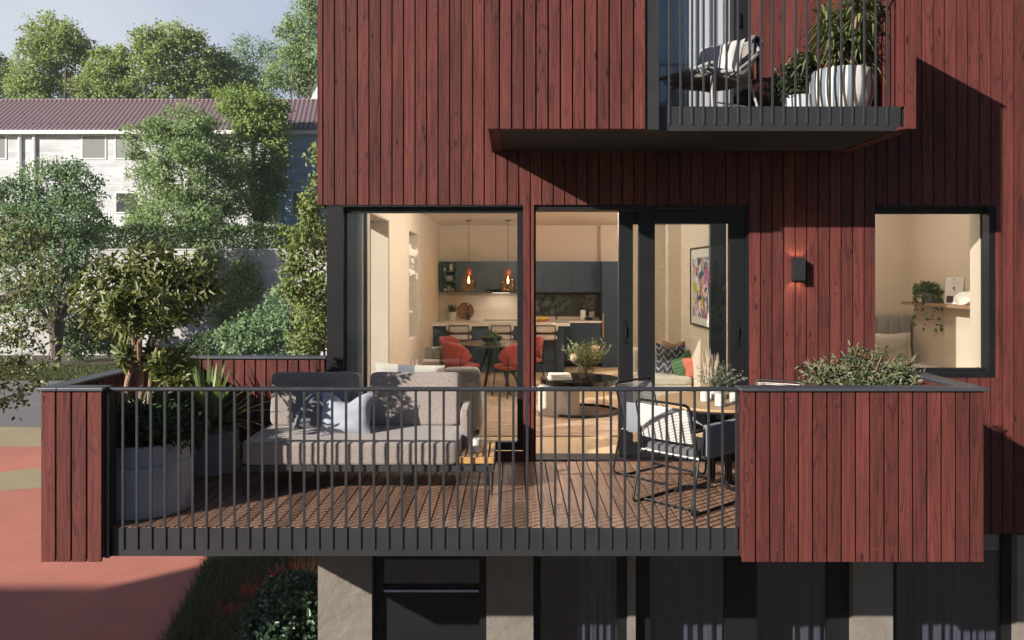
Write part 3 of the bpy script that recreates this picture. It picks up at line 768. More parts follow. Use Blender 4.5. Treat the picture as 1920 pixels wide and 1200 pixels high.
pillow('slate blue scatter cushion leaning on the left back cushion of the outdoor sofa', (-1.69, 7.40, .61), .50, .36, .17, M_PIL1, -.28, .10, .04, .04)
pillow('pale blue scatter cushion with dented top edge in front of the slate cushion', (-1.43, 7.18, .61), .46, .38, .16, M_PIL2, -.30, -.12, -.02, .22)
# candle jar factory
def candle(label, c, r, h, group=None):
    t = thing('candle_jar', label, 'candle', c, group=group)
    mb = MB(); mb.lathe([(r, 0), (r, h*1.25), (r-.003, h*1.25), (r-.003, .006)], n=28); mb.build('jar', M_CLEAR, t, local=True)
    mb = MB(); mb.lathe([(r-.006, .004), (r-.006, h-.004), (r-.012, h), (.004, h-.004)], n=28); mb.build('wax', M_WAX, t, local=True)
    mb = MB(); mb.tube([(0, 0, h-.005), (.002, 0, h+.012)], .0016, 5); mb.build('wick', PM('burnt_wick', (.02, .02, .02), .9) if 'burnt_wick' not in bpy.data.materials else bpy.data.materials['burnt_wick'], t, local=True)
candle('white candle in clear glass jar on the slatted sofa tray', (-.30, 7.02, .313), .045, .115)
# --- round table
TC = (1.77, 7.08); M_TOP = WOOD('pale_oak_table_top', (.55, .36, .19), (.36, .21, .10), 'x', boards=.1, ring=.3, knot=.2); M_BLK = PM('black_metal', (.014, .014, .016), .4, .2)
T = thing('balcony_table', 'round oak topped table on black steel legs on the balcony deck', 'table', (TC[0], TC[1], 0))
mb = MB(); mb.lathe([(.50, .715), (.53, .722), (.532, .735), (.528, .742), (.45, .7425), (.01, .7425)], n=64); mb.build('table_top', M_TOP, T, local=True, smooth=30)
mb = MB(); mb.lathe([(.49, .70), (.505, .702), (.505, .714), (.05, .714)], n=48); mb.build('apron', M_BLK, T, local=True, smooth=30)
for k in range(4):
    a = k*PI/2+.35; c, s = math.cos(a), math.sin(a)
    mb = MB(); mb.tube([(.1*c, .1*s, .70), (.1*c, .1*s, .05)], .018, 10); mb.tube(round_path([(.1*c, .1*s, .03), (.42*c, .42*s, .03), (.44*c, .44*s, .0)], .03), .018, 8); mb.tube([(.1*c, .1*s, .69), (.46*c, .46*s, .69)], .012, 6); mb.build('leg', M_BLK, T, local=True)
# --- rope chairs, built facing +y
M_ROPE = FABRIC('white_rope', (.72, .70, .66), .12, 300, .3); M_ROPE_SHADE = FABRIC('shaded_rope', (.30, .32, .37), .12, 300, .3); M_SEATC = FABRIC('charcoal_cushion_fabric', (.105, .108, .12), .15, 200, .25)  # arm ropes: white rope with its shade put into a grey-blue colour
def rope_chair(label):
    t = thing('rope_chair', label, 'chair', group='rope chairs round the balcony table')
    R = .0105
    for s in (-1, 1):
        x = .275*s; mb = MB()
        mb.tube(round_path([(x, -.21, .415), (x, -.31, .012), (x, .31, .012), (x, .34, .655), (x, -.13, .655), (x, -.17, .43)], .05), R, 8)
        mb.build('side_frame', M_BLK, t, local=True)
        mb = MB()
        for i in range(30):
            y = -.125+i*.0152
            mb.tube([(x+.011*s, y, .665), (x+.012*s, y, .44), (x-.01*s, y, .405)], .0072, 5)
            mb.tube([(x+.011*s, y, .665), (x-.011*s, y, .665), (x-.012*s, y, .44)], .0072, 5)
        mb.build('arm_panel', M_ROPE_SHADE, t, local=True)
    mb = MB(); mb.tube(round_path([(-.265, -.17, .40), (-.255, -.21, .50), (-.25, -.30, .83), (.25, -.30, .83), (.255, -.21, .50), (.265, -.17, .40)], .05), R, 8)
    mb.build('back_frame', M_BLK, t, local=True)
    for q in ((.275, .30, .405, R), (.275, -.20, .405, R), (.275, -.17, .01, R), (.255, -.215, .52, .008)):
        mb = MB(); mb.tube([(-q[0], q[1], q[2]), (q[0], q[1], q[2])], q[3], 8); mb.build('cross_bar', M_BLK, t, local=True)
    mb = MB()
    for i in range(23):
        z = .535+i*.012; y = -.21-.09*(z-.5)/.33; sag = .035
        for o in (0,): mb.tube([(-.255, y+o, z), (-.12, y+o-sag*.8, z), (0, y+o-sag, z), (.12, y+o-sag*.8, z), (.255, y+o, z)], .0042, 5)
    mb.build('rope_back', M_ROPE, t, local=True)
    mb = MB()
    for i in range(22):
        y = -.20+i*.023; mb.tube([(-.27, y, .418), (.27, y, .418)], .007, 5)
    mb.build('rope_seat', M_ROPE, t, local=True)
    mb = MB(); mb.sbox((0, .04, .452), (.49, .50, .06), 8, (14, 14, 5), bulge=.012); mb.build('seat_cushion', M_SEATC, t, local=True, smooth=60)
    return t
ch = rope_chair('white rope backed armchair with charcoal cushion nearest the balcony railing')
ch.location = (1.37, 6.60, 0); ch.rotation_euler[2] = -math.radians(47)
dup(ch, (1.33, 7.54, 0), -math.radians(139), 'rope armchair with shaded back beside the sliding door')
dup(ch, (2.36, 7.42, 0), math.radians(150), 'rope armchair mostly hidden behind the red timber parapet')
# table items
candle('white candle in clear glass jar further from the table edge beside the heather', (1.62, 7.00, .7435), .042, .10)
candle('white candle in clear glass jar closest to the table front edge', (1.69, 6.76, .7435), .048, .105)
candle('small white candle jar behind the two larger candles on the table', (1.86, 6.98, .7435), .04, .08)
for i in range(6):
    mb = MB(); mb.lathe([(.05, 0), (.07, .003), (.12, .016), (.122, .018), (.118, .018), (.07, .006), (.01, .005)], (2.02, 6.84, .7435+i*.0135), 40)
    o = mb.build('plate', PM('white_glaze', (.82, .81, .78), .25, 0, .02) if i == 0 else bpy.data.materials['white_glaze'], None); tag(o, 'white plate in the stack of plates on the balcony table', 'plate', 'white plates stacked on the balcony table')
HT = thing('potted_heather', 'grey green heather with pale plumes in small pot on balcony table', 'plant', (1.77, 7.16, .7435))
mb = MB(); mb.lathe([(.055, 0), (.07, .01), (.075, .10), (.070, .10), (.066, .08), (.01, .085)], n=28); mb.build('pot', PM('white_ribbed_pot', (.7, .69, .66), .5), HT, local=True)
rng = np.random.default_rng(21); n = 900
def spray(c, n, L0, sp, leafL, leafW, mat, name, parent, rng, per=10):
    az = rng.uniform(0, 2*PI, n); el = np.arccos(rng.uniform(1-.65*sp, 1, n))
    a = np.stack([np.cos(az)*np.sin(el), np.sin(az)*np.sin(el), np.cos(el)], 1); L = L0*rng.uniform(.6, 1.1, n)
    tt = rng.uniform(.3, 1., (n, per)); pts = (np.array(c)+(a*L[:, None])[:, None, :]*tt[:, :, None]).reshape(-1, 3)
    m = len(pts); ax = np.repeat(a, per, 0)+rng.normal(size=(m, 3))*.55
    V, q = diamond_geo(pts, ax, rng.normal(size=(m, 3)), leafL*rng.uniform(.7, 1.2, m), leafW*np.ones(m)); 
    V2, q2, k = blade_geo(np.tile(np.array(c, float), (n, 1)), a, L, .003*np.ones(n), np.zeros(n), 2)
    V = np.concatenate([V, V2]); rn = np.concatenate([rng.random(m), np.full(len(q2), .2)]); q = np.concatenate([q, q2+len(V)-len(V2)])
    return mesh_np(name, V, q, rn, mat, parent)
M_HEATH = LEAF('heather_leaf', (.10, .13, .085), (.30, .33, .24), .6, .2); M_PLUME = LEAF('pale_plume', (.55, .44, .38), (.75, .66, .58), .8, .4)
spray((1.77, 7.16, .83), 110, .25, 1., .022, .008, M_HEATH, 'foliage', HT, rng, 14)
az = rng.uniform(0, 2*PI, 90); a = np.stack([np.cos(az)*.22, np.sin(az)*.22, np.ones(90)], 1); pb = np.array((1.72, 7.16, .88))+rng.normal(size=(90, 3))*.03
V, q, k = blade_geo(pb, a, rng.uniform(.14, .30, 90), np.full(90, .010), np.zeros(90), 3); mesh_np('plumes', V, q, np.repeat(rng.random(90), k), M_PLUME, HT)
# corner shrub in a trough planter
TP = thing('trough_planter', 'dark trough planter standing behind the right timber parapet', 'planter', (2.72, 6.75, 0))
mb = MB(); mb.box(2.20, 3.12, 6.50, 6.53, 0, .72); mb.box(2.20, 3.12, 6.97, 7.0, 0, .72); mb.box(2.20, 2.23, 6.531, 6.969, 0, .72); mb.box(3.09, 3.12, 6.531, 6.969, 0, .72); mb.box(2.231, 3.089, 6.531, 6.969, .05, .66)
mb.build('planter_body', M_SOFAF, TP, smooth=0)
M_OLIVE = LEAF('grey_olive_leaf', (.075, .095, .04), (.24, .26, .14), .45, .2, (.035, .05, .02))
CS = thing('corner_shrub', 'grey green olive like shrub showing above the right parapet beside the bedroom window', 'shrub', (2.72, 6.75, .66))
o = foliage('foliage', [lob(1560, 705, 55, 32, d=6.7), lob(1630, 690, 55, 40, d=6.75), lob(1690, 710, 40, 28, d=6.75), lob(1620, 720, 100, 30, d=6.8)], 250, 9, .035, .050, .018, M_OLIVE, CS, 31, .3, geo='leaf', out=.9, up=.5)
mb = MB()
for i in range(26):
    px = random.uniform(1505, 1730); p = P(px, random.uniform(650, 715), 6.75); b = Vector((2.72+(p.x-2.72)*.35, 6.75+random.uniform(-.1, .1), .68)); mb.tube(smooth_path([b, b.lerp(p, .5)+Vector((0, 0, .03)), p], 3), [.006]*3+[.004]*3+[.002], 5)
mb.build('stem', M_BARKP, CS)
# wall lamp
LP = thing('wall_lamp', 'black box wall lamp shining up and down on the red boards', 'wall lamp', (fx(1493), YF, fz(505)))
xw = fx(1493); wl, wh = .052, .108
mb = MB(); zc = fz(505)
yl0, yl1 = YF-.105, YF-.012
mb.box(xw-wl, xw+wl, yl0, yl0+.006, zc-wh, zc+wh); mb.box(xw-wl, xw-wl+.006, yl0+.006, yl1, zc-wh, zc+wh); mb.box(xw+wl-.006, xw+wl, yl0+.006, yl1, zc-wh, zc+wh); mb.box(xw-wl+.006, xw+wl-.006, yl1-.006, yl1, zc-wh, zc+wh); mb.box(xw-wl+.006, xw+wl-.006, yl0+.006, yl1-.006, zc-.03, zc+.03)
mb.box(xw-.04, xw+.04, yl1, YF, zc-.05, zc+.05)
mb.build('lamp_housing', PM('matt_black_lamp', (.018, .018, .02), .5), LP, smooth=0)
M_LED = EMIT('warm_lamp_glow', (1, .62, .33), 5)
mb = MB(); mb.lathe([(.02, 0), (.02, .004)], (xw, (yl0+yl1)/2, zc+.031), 16); mb.lathe([(.02, 0), (.02, .004)], (xw, (yl0+yl1)/2, zc-.035), 16); mb.build('lamp_lens', M_LED, LP)
def spot(loc, d, e, ang, col=(1, .62, .35), blend=.6, size=.02):
    l = bpy.data.lights.new('lamp_light', 'SPOT'); l.energy = e; l.spot_size = math.radians(ang); l.spot_blend = blend; l.color = col; l.shadow_soft_size = size
    o = bpy.data.objects.new('lamp_light', l); C.objects.link(o); o.location = loc; o.rotation_euler = Vector(d).to_track_quat('-Z', 'Y').to_euler(); return o
for s in (1, -1):
    spot((xw, (yl0+yl1)/2, zc+s*.05), (0, .32, s), 3.2, 110)
# ================================================================ upper balcony
M_WICK = PM('pale_grey_wicker', (.27, .25, .22), .6, 0, .1); M_UPF = PM('grey_chair_tube', (.33, .33, .34), .45)
def wicker():
    t = thing('wicker_armchair', 'low wicker lounge chair on the upper balcony facing left', 'armchair', (1.80, 7.42, 3.2), math.radians(122)); t.scale = (.88, .88, .90)
    # local: faces +y ; U rim from right front round the back to left front
    def rim(u):
        a = (u-.5)*2; s = abs(a)
        x = .40*math.sin(a*1.45)*(1+.12*(s)); y = -.42*math.cos(a*1.45)*1.0+ (0.42*max(0, s-.55))
        z = .80-.42*max(0, (s-.22)/.78)**1.1 if s > .22 else .80
        return Vector((x, y-.02, z))
    def low(u):
        a = (u-.5)*2; x = .30*math.sin(a*1.45); y = -.28*math.cos(a*1.45)+.30*max(0, abs(a)-.55); return Vector((x, y+.02, .34))
    mb = MB(); rp = [rim(i/40) for i in range(41)]; lp = [low(i/40) for i in range(41)]
    front = smooth_path([rp[0], Vector((.36, .40, .42)), Vector((.2, .46, .40)), Vector((-.2, .46, .40)), Vector((-.36, .40, .42)), rp[-1]], 5)
    mb.tube(rp, .019, 8); mb.tube(front, .017, 8); mb.tube(lp+[Vector((-.25, .36, .34)), Vector((.25, .36, .34))], .013, 8, closed=True)
    mb.build('rim_tube', M_UPF, t, local=True)
    mb = MB()
    for i in range(0, 73):
        u = i/72; a, b = rim(u), low(u); m = a.lerp(b, .5)+(a-Vector((0, 0, a.z))).normalized()*.02
        mb.tube([a, m, b], .0065, 5)
    for i in range(22):
        y = -.22+i*.031; w = .30 if y < .2 else .27; mb.tube([(-w, y, .345), (0, y, .325), (w, y, .345)], .006, 5)
    for i in range(17):
        x = -.30+i*.0375; mb.tube([(x, .45, .40), (x*.9, .36, .345)], .006, 5)
    mb.build('woven_shell', M_WICK, t, local=True)
    for x, y in ((-.27, .30), (.27, .30), (-.25, -.25), (.25, -.25)):
        mb = MB(); mb.tube([(x, y, .34), (x*1.12, y*1.12, .2), (x*1.3, y*1.25, 0)], [.015, .014, .011], 8); mb.build('leg', M_UPF, t, local=True)
    mb = MB()
    for s in (-1, 1): mb.tube([(.335*s, .355, .075), (.31*s, -.295, .075)], .009, 6)
    mb.tube([(-.33, .0, .075), (.33, .0, .075)], .009, 6); mb.build('stretcher', M_UPF, t, local=True)
    mb = MB(); mb.sbox((0, .06, .395), (.56, .62, .09), 5, (12, 12, 5), bulge=.02); mb.build('seat_cushion', FABRIC('denim_grey_cushion', (.20, .215, .25), .1), t, local=True, smooth=60)
    return t
wicker()
pillow('pale grey cushion propped inside the wicker lounge chair', (1.86, 7.46, 3.72), .46, .36, .18, FABRIC('pale_grey_linen', (.52, .50, .49), .08, 260, .2), -.3, math.radians(-48), 0, .04)
mb = MB()
def blanket(u, v):
    x = -.25+.15*u+.012*math.sin(9*v+4*u); s = v*1.0
    if s < .42: y, z = .03+.02*math.sin(6*u), .86-(.42-s)*1.0
    elif s < .5: t = (s-.42)/.08; y, z = .03-.09*t, .875-.01*t
    else: y, z = -.07-.012*math.sin(11*u+3*s), .865-(s-.5)*.9
    return (x, y-.43+.09*(1-u), z-.02-.04*(1-u))
mb.sheet(blanket, 14, 40)
bl = thing('throw_blanket', 'grey throw blanket draped over the wicker chair back', 'blanket', (1.80, 7.42, 3.2), math.radians(122)); bl.scale = (.88, .88, .90); mb.build('blanket_cloth', FABRIC('grey_throw', (.13, .13, .13), .12), bl, local=True, smooth=80, solid=.012)
# striped planter + plants
def striped():
    m, nt, out = new_mat('striped_planter'); g = G(nt); sp = g.n('ShaderNodeSeparateXYZ'); g.link(g.coord('Object'), sp.inputs[0])
    a = g.n('ShaderNodeMath', operation='ARCTAN2'); g.link(sp.outputs[0], a.inputs[0]); g.link(sp.outputs[1], a.inputs[1])
    w = g.math('SINE', g.math('ADD', g.math('MULTIPLY', a.outputs[0], 14.0), g.math('MULTIPLY', sp.outputs[2], 2.2)))
    c = g.mix(g.range(w, .0, .12), (.68, .655, .61), (.17, .21, .25)); n = g.noise(g.coord('Object', (1, 1, .2)), 60, 3)
    c = g.mix(g.range(n, .3, .8, 0, .3), c, (.3, .3, .3)); g.link(g.bsdf(c, .75, 0, g.bump(n, .2)), out.inputs[0]); return m
up = thing('striped_planter', 'round white planter with grey blue vertical stripes on the upper balcony', 'planter', (2.88, 7.28, 3.2))
mb = MB(); mb.lathe([(.19, 0), (.23, .03), (.262, .15), (.268, .26), (.255, .37), (.245, .385), (.232, .385), (.225, .34)], n=56); mb.build('planter_body', striped(), up, local=True, smooth=50)
mb = MB(); mb.lathe([(.226, .335), (.01, .345)], n=32); mb.build('soil', M_SOIL, up, local=True)
sp_ = thing('small_planter', 'small pale blue planter beside the striped planter', 'planter', (2.56, 7.42, 3.2))
mb = MB(); mb.lathe([(.11, 0), (.135, .02), (.15, .19), (.14, .19), (.13, .16), (.01, .165)], n=36); mb.build('planter_body', PM('pale_blue_planter', (.50, .55, .60), .5), sp_, local=True)
o = foliage('boxwood_shrub', [(2.50, 7.44, 3.50, .17, .15, .16), (2.62, 7.48, 3.60, .13, .13, .15), (2.42, 7.46, 3.45, .12, .12, .1)], 260, 10, .03, .045, .018, LEAF('dark_box_leaf', (.015, .03, .012), (.06, .085, .03), .4, .1), None, 41, .3, geo='leaf', out=.9)
tag(o, 'dark green shrub in the small pale blue planter', 'shrub')
DP = thing('dracaena_plant', 'tall bushy dracaena with drooping strap leaves in striped planter', 'plant', (2.88, 7.28, 3.54))
rng = np.random.default_rng(52); Vs = []; Qs = []; rs = []; off = 0
mb = MB()
for i in range(15):
    az = rng.uniform(0, 2*PI); rr = rng.uniform(.03, .22); h = rng.uniform(.14, .68); bx, by = 2.88+math.cos(az)*.1, 7.28+math.sin(az)*.1
    tx, ty = 2.88+math.cos(az)*rr*1.25, 7.28+math.sin(az)*rr*1.0
    mb.tube([(bx, by, 3.53), ((bx+tx)/2, (by+ty)/2, 3.53+h*.5), (tx, ty, 3.53+h)], .009, 6)
    n = 62; a2 = rng.uniform(0, 2*PI, n); el = rng.uniform(-.1, 1.4, n); a = np.stack([np.cos(a2)*np.cos(el), np.sin(a2)*np.cos(el), np.sin(el)], 1)
    L = rng.uniform(.18, .32, n); base = np.array((tx, ty, 3.53+h))+np.stack([0*a2, 0*a2, rng.uniform(-.3*h, .02, n)], 1)
    V, q, k = blade_geo(base, a, L, np.full(n, .026), L*rng.uniform(.4, 1.1, n), 5); Vs.append(V); Qs.append(q+off); off += len(V); rs.append(np.repeat(rng.random(n), k))
mesh_np('leaves', np.concatenate(Vs), np.concatenate(Qs), np.concatenate(rs), LEAF('dracaena_leaf', (.06, .10, .035), (.27, .30, .14), .4, .25), DP, smooth=True)
mb.build('stem', M_BARKP, DP)
# curtains
M_SHEER, nt, out = new_mat('sheer_white_curtain'); g = G(nt)
tl = g.n('ShaderNodeBsdfTranslucent'); tl.inputs[0].default_value = (.8, .8, .82, 1); df = g.n('ShaderNodeBsdfDiffuse'); df.inputs[0].default_value = (.72, .73, .76, 1); mx = g.n('ShaderNodeMixShader'); mx.inputs[0].default_value = .35; g.link(df.outputs[0], mx.inputs[1]); g.link(tl.outputs[0], mx.inputs[2]); g.link(mx.outputs[0], out.inputs[0])
M_DIM = FABRIC('dim_grey_curtain', (.30, .29, .30), .05, 100, .05)
def curtain(label, x0, x1, y, z0, z1, mat, folds, amp, group=None, seed=0):
    mb = MB(); rr = random.Random(seed); ph = [rr.uniform(0, 6) for _ in range(4)]
    def fn(u, v):
        w = u+.018*math.sin(11*u+ph[0])+.012*math.sin(23*u+ph[3])
        return (x0+(x1-x0)*u, y+amp*math.sin(2*PI*folds*w+ph[1])*(.7+.3*math.sin(7*u+ph[2]))+amp*.25*math.sin(2*PI*folds*2.3*w), z0+(z1-z0)*v)
    mb.sheet(fn, int(folds*14), 4); o = mb.build('curtain', mat, None, smooth=80); tag(o, label, 'curtain', group); return o
curtain('sheer white curtain behind the upper balcony door', .45, 2.25, YF+.50, 3.21, 5.8, M_SHEER, 15, .045, seed=1)
curtain('dim grey curtain behind the ground floor window right of the entrance door', fx(1090), fx(1175), YF+.45, ZG+.02, ZC-.03, M_DIM, 5, .04, seed=2)
curtain('dim grey curtain behind the left ground floor pane below the fascia', fx(1222), fx(1385), YF+.45, ZG+.02, ZC-.03, M_DIM, 8, .04, seed=3)
curtain('dim grey curtain behind the ground floor pane under the timber parapet', fx(1430), fx(1600), YF+.55, ZG+.02, ZC-.03, M_DIM, 8, .04, seed=4)
curtain('dim pleated curtain behind the ground floor corner window at far right', fx(1690), fx(1915), YF+.45, ZG+.02, ZC-.03, M_DIM, 12, .04, seed=5)
curtain('sheer white cloth added as a pale reflection at the left edge of the big living room window', -1.635, -1.475, YF+.215, .13, 2.45, M_SHEER, 4, .022, seed=6)  # added cloth imitates the pale reflection in this strip of glass
# ================================================================ living room and kitchen
M_NAVY = PM('blue_grey_cabinet_front', (.029, .056, .088), .42, 0, .06, 2)
M_WORK = PM('white_worktop', (.80, .77, .72), .35, 0, .03)
M_DARK = PM('dark_bronze_frame', (.02, .017, .015), .4)
KB = 16.8
def kx(px, d): return (px-960)*d/F
def kz(py, d): return EYE-(py-VY)*d/F
# wall cabinets
d = KB-.36; z0, z1 = kz(548, d), kz(490, d)
T = thing('wall_cabinet', 'row of blue grey wall cabinets with open shelf at its left end', 'kitchen cabinet', ((kx(824, d)+kx(1128, d))/2, KB, z0))
xs = [kx(p, d) for p in (824.5, 856)]
mb = MB(); mb.box(xs[0], xs[0]+.02, d, KB, z0, z1); mb.box(xs[1]-.02, xs[1], d, KB, z0, z1); mb.box(xs[0]+.02, xs[1]-.02, KB-.02, KB, z0, z1)
for z in (z0, z0+.20, z0+.405, z1-.02): mb.box(xs[0]+.02, xs[1]-.02, d+.005, KB-.021, z, z+.02)
mb.build('open_shelf', M_NAVY, T, smooth=0)
ed = [kx(p, d) for p in (856, 911, 967, 1018, 1072, 1127)]
mb = MB(); mb.box(xs[1]+.001, ed[-1], d+.02, KB, z0+.004, z1-.003); mb.build('carcass', M_NAVY, T, smooth=0)
for a, b in zip(ed, ed[1:]):
    mb = MB(); mb.box(a+.002, b-.002, d, d+.019, z0+(.06 if abs(a-ed[1]) < .01 else 0), z1); mb.build('cabinet_door', M_NAVY, T, smooth=0, bevel=.0015)
hd = thing('cooker_hood', 'slim black cooker hood under the wall cabinets', 'cooker hood', ((ed[1]+ed[2])/2, d, z0))
mb = MB(); mb.box(ed[1]+.002, ed[2]-.002, d-.012, d+.30, z0-.01, z0+.056); mb.build('hood_body', PM('black_glass_front', (.008, .007, .007), .15), hd, smooth=0, bevel=.003)
mb = MB(); mb.box(ed[1]+.02, ed[1]+.07, d-.0135, d-.0122, z0+.012, z0+.02); mb.build('maker_plate', PM('pale_metal_plate', (.7, .7, .7), .4), hd, smooth=0)
mb = MB(); mb.box(ed[1]+.12, ed[2]-.12, d+.06, d+.09, z0-.014, z0-.0105); mb.build('hood_light', EMIT('hood_light_strip', (1, .86, .62), 6), hd, smooth=0)
def alight(loc, sx, sy, e, col=(1, .90, .76), rx=0.):
    l = bpy.data.lights.new('lamp_light', 'AREA'); l.shape = 'RECTANGLE'; l.size = sx; l.size_y = sy; l.energy = e; l.color = col
    o = bpy.data.objects.new('lamp_light', l); C.objects.link(o); o.location = loc; o.rotation_euler = (rx, 0, 0); return o
alight(((ed[1]+ed[2])/2, d+.075, z0-.02), .35, .03, 1.6)
# objects in the open shelf
M_CER = PM('cream_ceramic', (.66, .60, .52), .5, 0, .06); M_STONE = PM('speckled_stoneware', (.42, .33, .24), .6, 0, .2, 30)
def vase(name, label, cat, c, prof, mat, n=24, group=None):
    mb = MB(); mb.lathe(prof, c, n); o = mb.build(name, mat, None, smooth=50); return tag(o, label, cat, group)
xc = (xs[0]+xs[1])/2; ys = d+.14
jug = thing('milk_jug', 'cream jug on the top shelf of the open kitchen niche', 'jug', (xc+.05, ys, z0+.425))
mb = MB(); mb.lathe([(.04, 0), (.048, .03), (.046, .09), (.034, .125), (.04, .14), (.034, .14), (.028, .12), (.02, .02)], n=24); mb.build('jug_body', M_CER, jug, local=True); mb = MB(); mb.tube(smooth_path([(.04, 0, .12), (.075, 0, .115), (.078, 0, .06), (.046, 0, .035)], 5), .006, 6); mb.build('handle', M_CER, jug, local=True)
vase('cup', 'small cream cup beside the jug on the top niche shelf', 'cup', (xc-.08, ys, z0+.425), [(.025, 0), (.034, .01), (.036, .055), (.03, .055), (.02, .01)], M_CER)
for i in range(5):
    vase('bowl', 'white bowl in the stack on the middle niche shelf', 'bowl', (xc+.01, ys, z0+.2205+i*.018), [(.04, 0), (.07, .006), (.088, .03), (.084, .03), (.06, .008), (.01, .006)], M_CER, 28, 'bowls stacked in the kitchen niche')
for i, (dx, h, r) in enumerate(((-.07, .06, .038), (.0, .10, .036), (.075, .055, .036))):
    vase('storage_jar', ('squat white jar at the left of the lowest niche shelf', 'taller brown jar in the middle of the lowest niche shelf', 'squat beige jar at the right of the lowest niche shelf')[i], 'jar', (xc+dx, ys, z0+.0205), [(r*.9, 0), (r, .006), (r, h*.85), (r*.7, h), (.004, h)], (M_CER, M_STONE, M_WORK)[i])
# tall units
d2 = KB-.62
T = thing('tall_cabinet', 'tall blue grey kitchen unit with integrated fridge and brass bar handle', 'kitchen cabinet', (kx(1150, d2), KB, 0))
xa, xb = kx(1128.5, d2), kx(1165, d2); zt = kz(490, d2); zm = kz(610, d2)
mb = MB(); mb.box(xa, xb, d2+.02, KB-.001, .0, zt-.003); mb.build('carcass', M_NAVY, T, smooth=0)
for a, b in ((.1, zm-.003), (zm, kz(521, d2)-.003), (kz(521, d2), zt)):
    mb = MB(); mb.box(xa, xb, d2, d2+.019, a, b); mb.build('cabinet_door', M_NAVY, T, smooth=0, bevel=.0015)
mb = MB(); hx = kx(1130.5, d2); mb.box(hx-.012, hx+.014, d2-.04, d2-.022, kz(633, d2), kz(587, d2)); mb.box(hx-.008, hx+.008, d2-.022, d2, kz(600, d2), kz(600, d2)+.02); mb.box(hx-.008, hx+.008, d2-.022, d2, kz(625, d2), kz(625, d2)+.02); mb.build('handle', PM('brushed_brass', (.55, .38, .22), .35, .9), T, smooth=0)
mb = MB(); mb.box(kx(1126, KB-.1), 2.4, KB-.12, KB-.001, zt+.004, 2.799); tag(mb.build('wall_boxing', M_CREAM, None, smooth=0), 'cream boxed wall section above the tall kitchen unit', 'wall')
# base units and worktop
T = thing('base_cabinet', 'run of blue grey base cabinets with white worktop along the kitchen back wall', 'kitchen cabinet', (0, KB, 0))
mb = MB(); mb.box(-1.455, xa-.004, d2+.02, KB-.001, .1, .865); mb.build('carcass', M_NAVY, T, smooth=0)
n = 6; w = (xa-.004+1.455)/n
for i in range(n):
    for a, b in ((.11, .48), (.484, .83)):
        mb = MB(); mb.box(-1.455+i*w+.002, -1.455+(i+1)*w-.002, d2, d2+.019, a, b); mb.build('drawer_front', M_NAVY, T, smooth=0, bevel=.0015)
mb = MB(); mb.box(-1.455, xa-.003, d2-.02, KB-.001, .866, .905); mb.build('worktop', M_WORK, T, smooth=0, bevel=.003)
mb = MB(); mb.box(ed[1]-.05, ed[2]+.03, d2+.08, d2+.5, .9055, .912); mb.build('hob', bpy.data.materials['black_glass_front'], T, smooth=0)
sx = kx(1043, KB-.3); mb = MB(); mb.tube(smooth_path([(sx, KB-.25, .905), (sx, KB-.25, 1.15), (sx-.01, KB-.3, 1.21), (sx-.02, KB-.38, 1.18), (sx-.02, KB-.39, 1.13)], 5), .014, 8); mb.tube([(sx, KB-.25, .96), (sx+.07, KB-.25, 1.0)], .008, 6); mb.build('faucet', PM('black_tap', (.05, .05, .05), .3, .7), T)
# kitchen strip window in the back wall
wz0, wz1 = kz(592, KB), kz(549, KB)
T = thing('kitchen_window', 'dark framed strip window above the kitchen worktop', 'window', ((kx(1003, KB)+kx(1122, KB))/2, KB, wz0))
def night():
    m, nt, out = new_mat('window_view_glass'); g = G(nt); n = g.noise(g.coord('Object'), 9, 4, .65); b = g.bsdf(g.ramp(n, [(.4, (.03, .035, .035)), (.52, (.06, .09, .05)), (.6, (.16, .15, .15))]), .12); g.link(b, out.inputs[0]); return m
mb = MB(); frame_rect(mb, kx(990, KB), kx(1122, KB), wz0, wz1, KB-.05, KB-.002, .05, .05, .03, .04); mb.box(kx(1072, KB), kx(1084, KB), KB-.05, KB-.002, wz0+.04, wz1-.03); mb.box(kx(1084, KB), kx(1090, KB), KB-.045, KB-.002, wz0+.04, wz1-.03); mb.build('window_frame', M_DARK, T, smooth=0)
mb = MB(); mb.box(kx(990, KB)+.05, kx(1072, KB), KB-.02, KB-.01, wz0+.04, wz1-.03); mb.box(kx(1090, KB), kx(1122, KB)-.05, KB-.02, KB-.01, wz0+.04, wz1-.03); mb.build('pane', night(), T, smooth=0)
# worktop items
def herb(label, c, r, h, L, n, seed, mat, potm):
    t = thing('potted_herb', label, 'potted plant', c); mb = MB(); mb.lathe([(r*.75, 0), (r, h), (r*.88, h), (r*.8, h*.85), (.005, h*.86)], n=24); mb.build('pot', potm, t, local=True)
    rg = np.random.default_rng(seed); az = rg.uniform(0, 2*PI, n); el = rg.uniform(.6, 1.5, n); a = np.stack([np.cos(az)*np.cos(el), np.sin(az)*np.cos(el), np.sin(el)], 1)
    V, q, k = blade_geo(np.tile(np.array((c[0], c[1], c[2]+h*.85)), (n, 1))+rg.normal(size=(n, 3))*r*.3*np.array([1, 1, 0]), a, L*rg.uniform(.6, 1.1, n), np.full(n, .02), L*rg.uniform(0, .4, n), 4); mesh_np('leaves', V, q, np.repeat(rg.random(n), k), mat, t); return t
M_HERB = LEAF('herb_leaf', (.06, .10, .03), (.16, .20, .07), .5, .2)
herb('green herb in a cream pot on the worktop beside the round tray', (kx(848, KB-.3), KB-.3, .906), .085, .16, .26, 70, 3, M_HERB, M_CER)
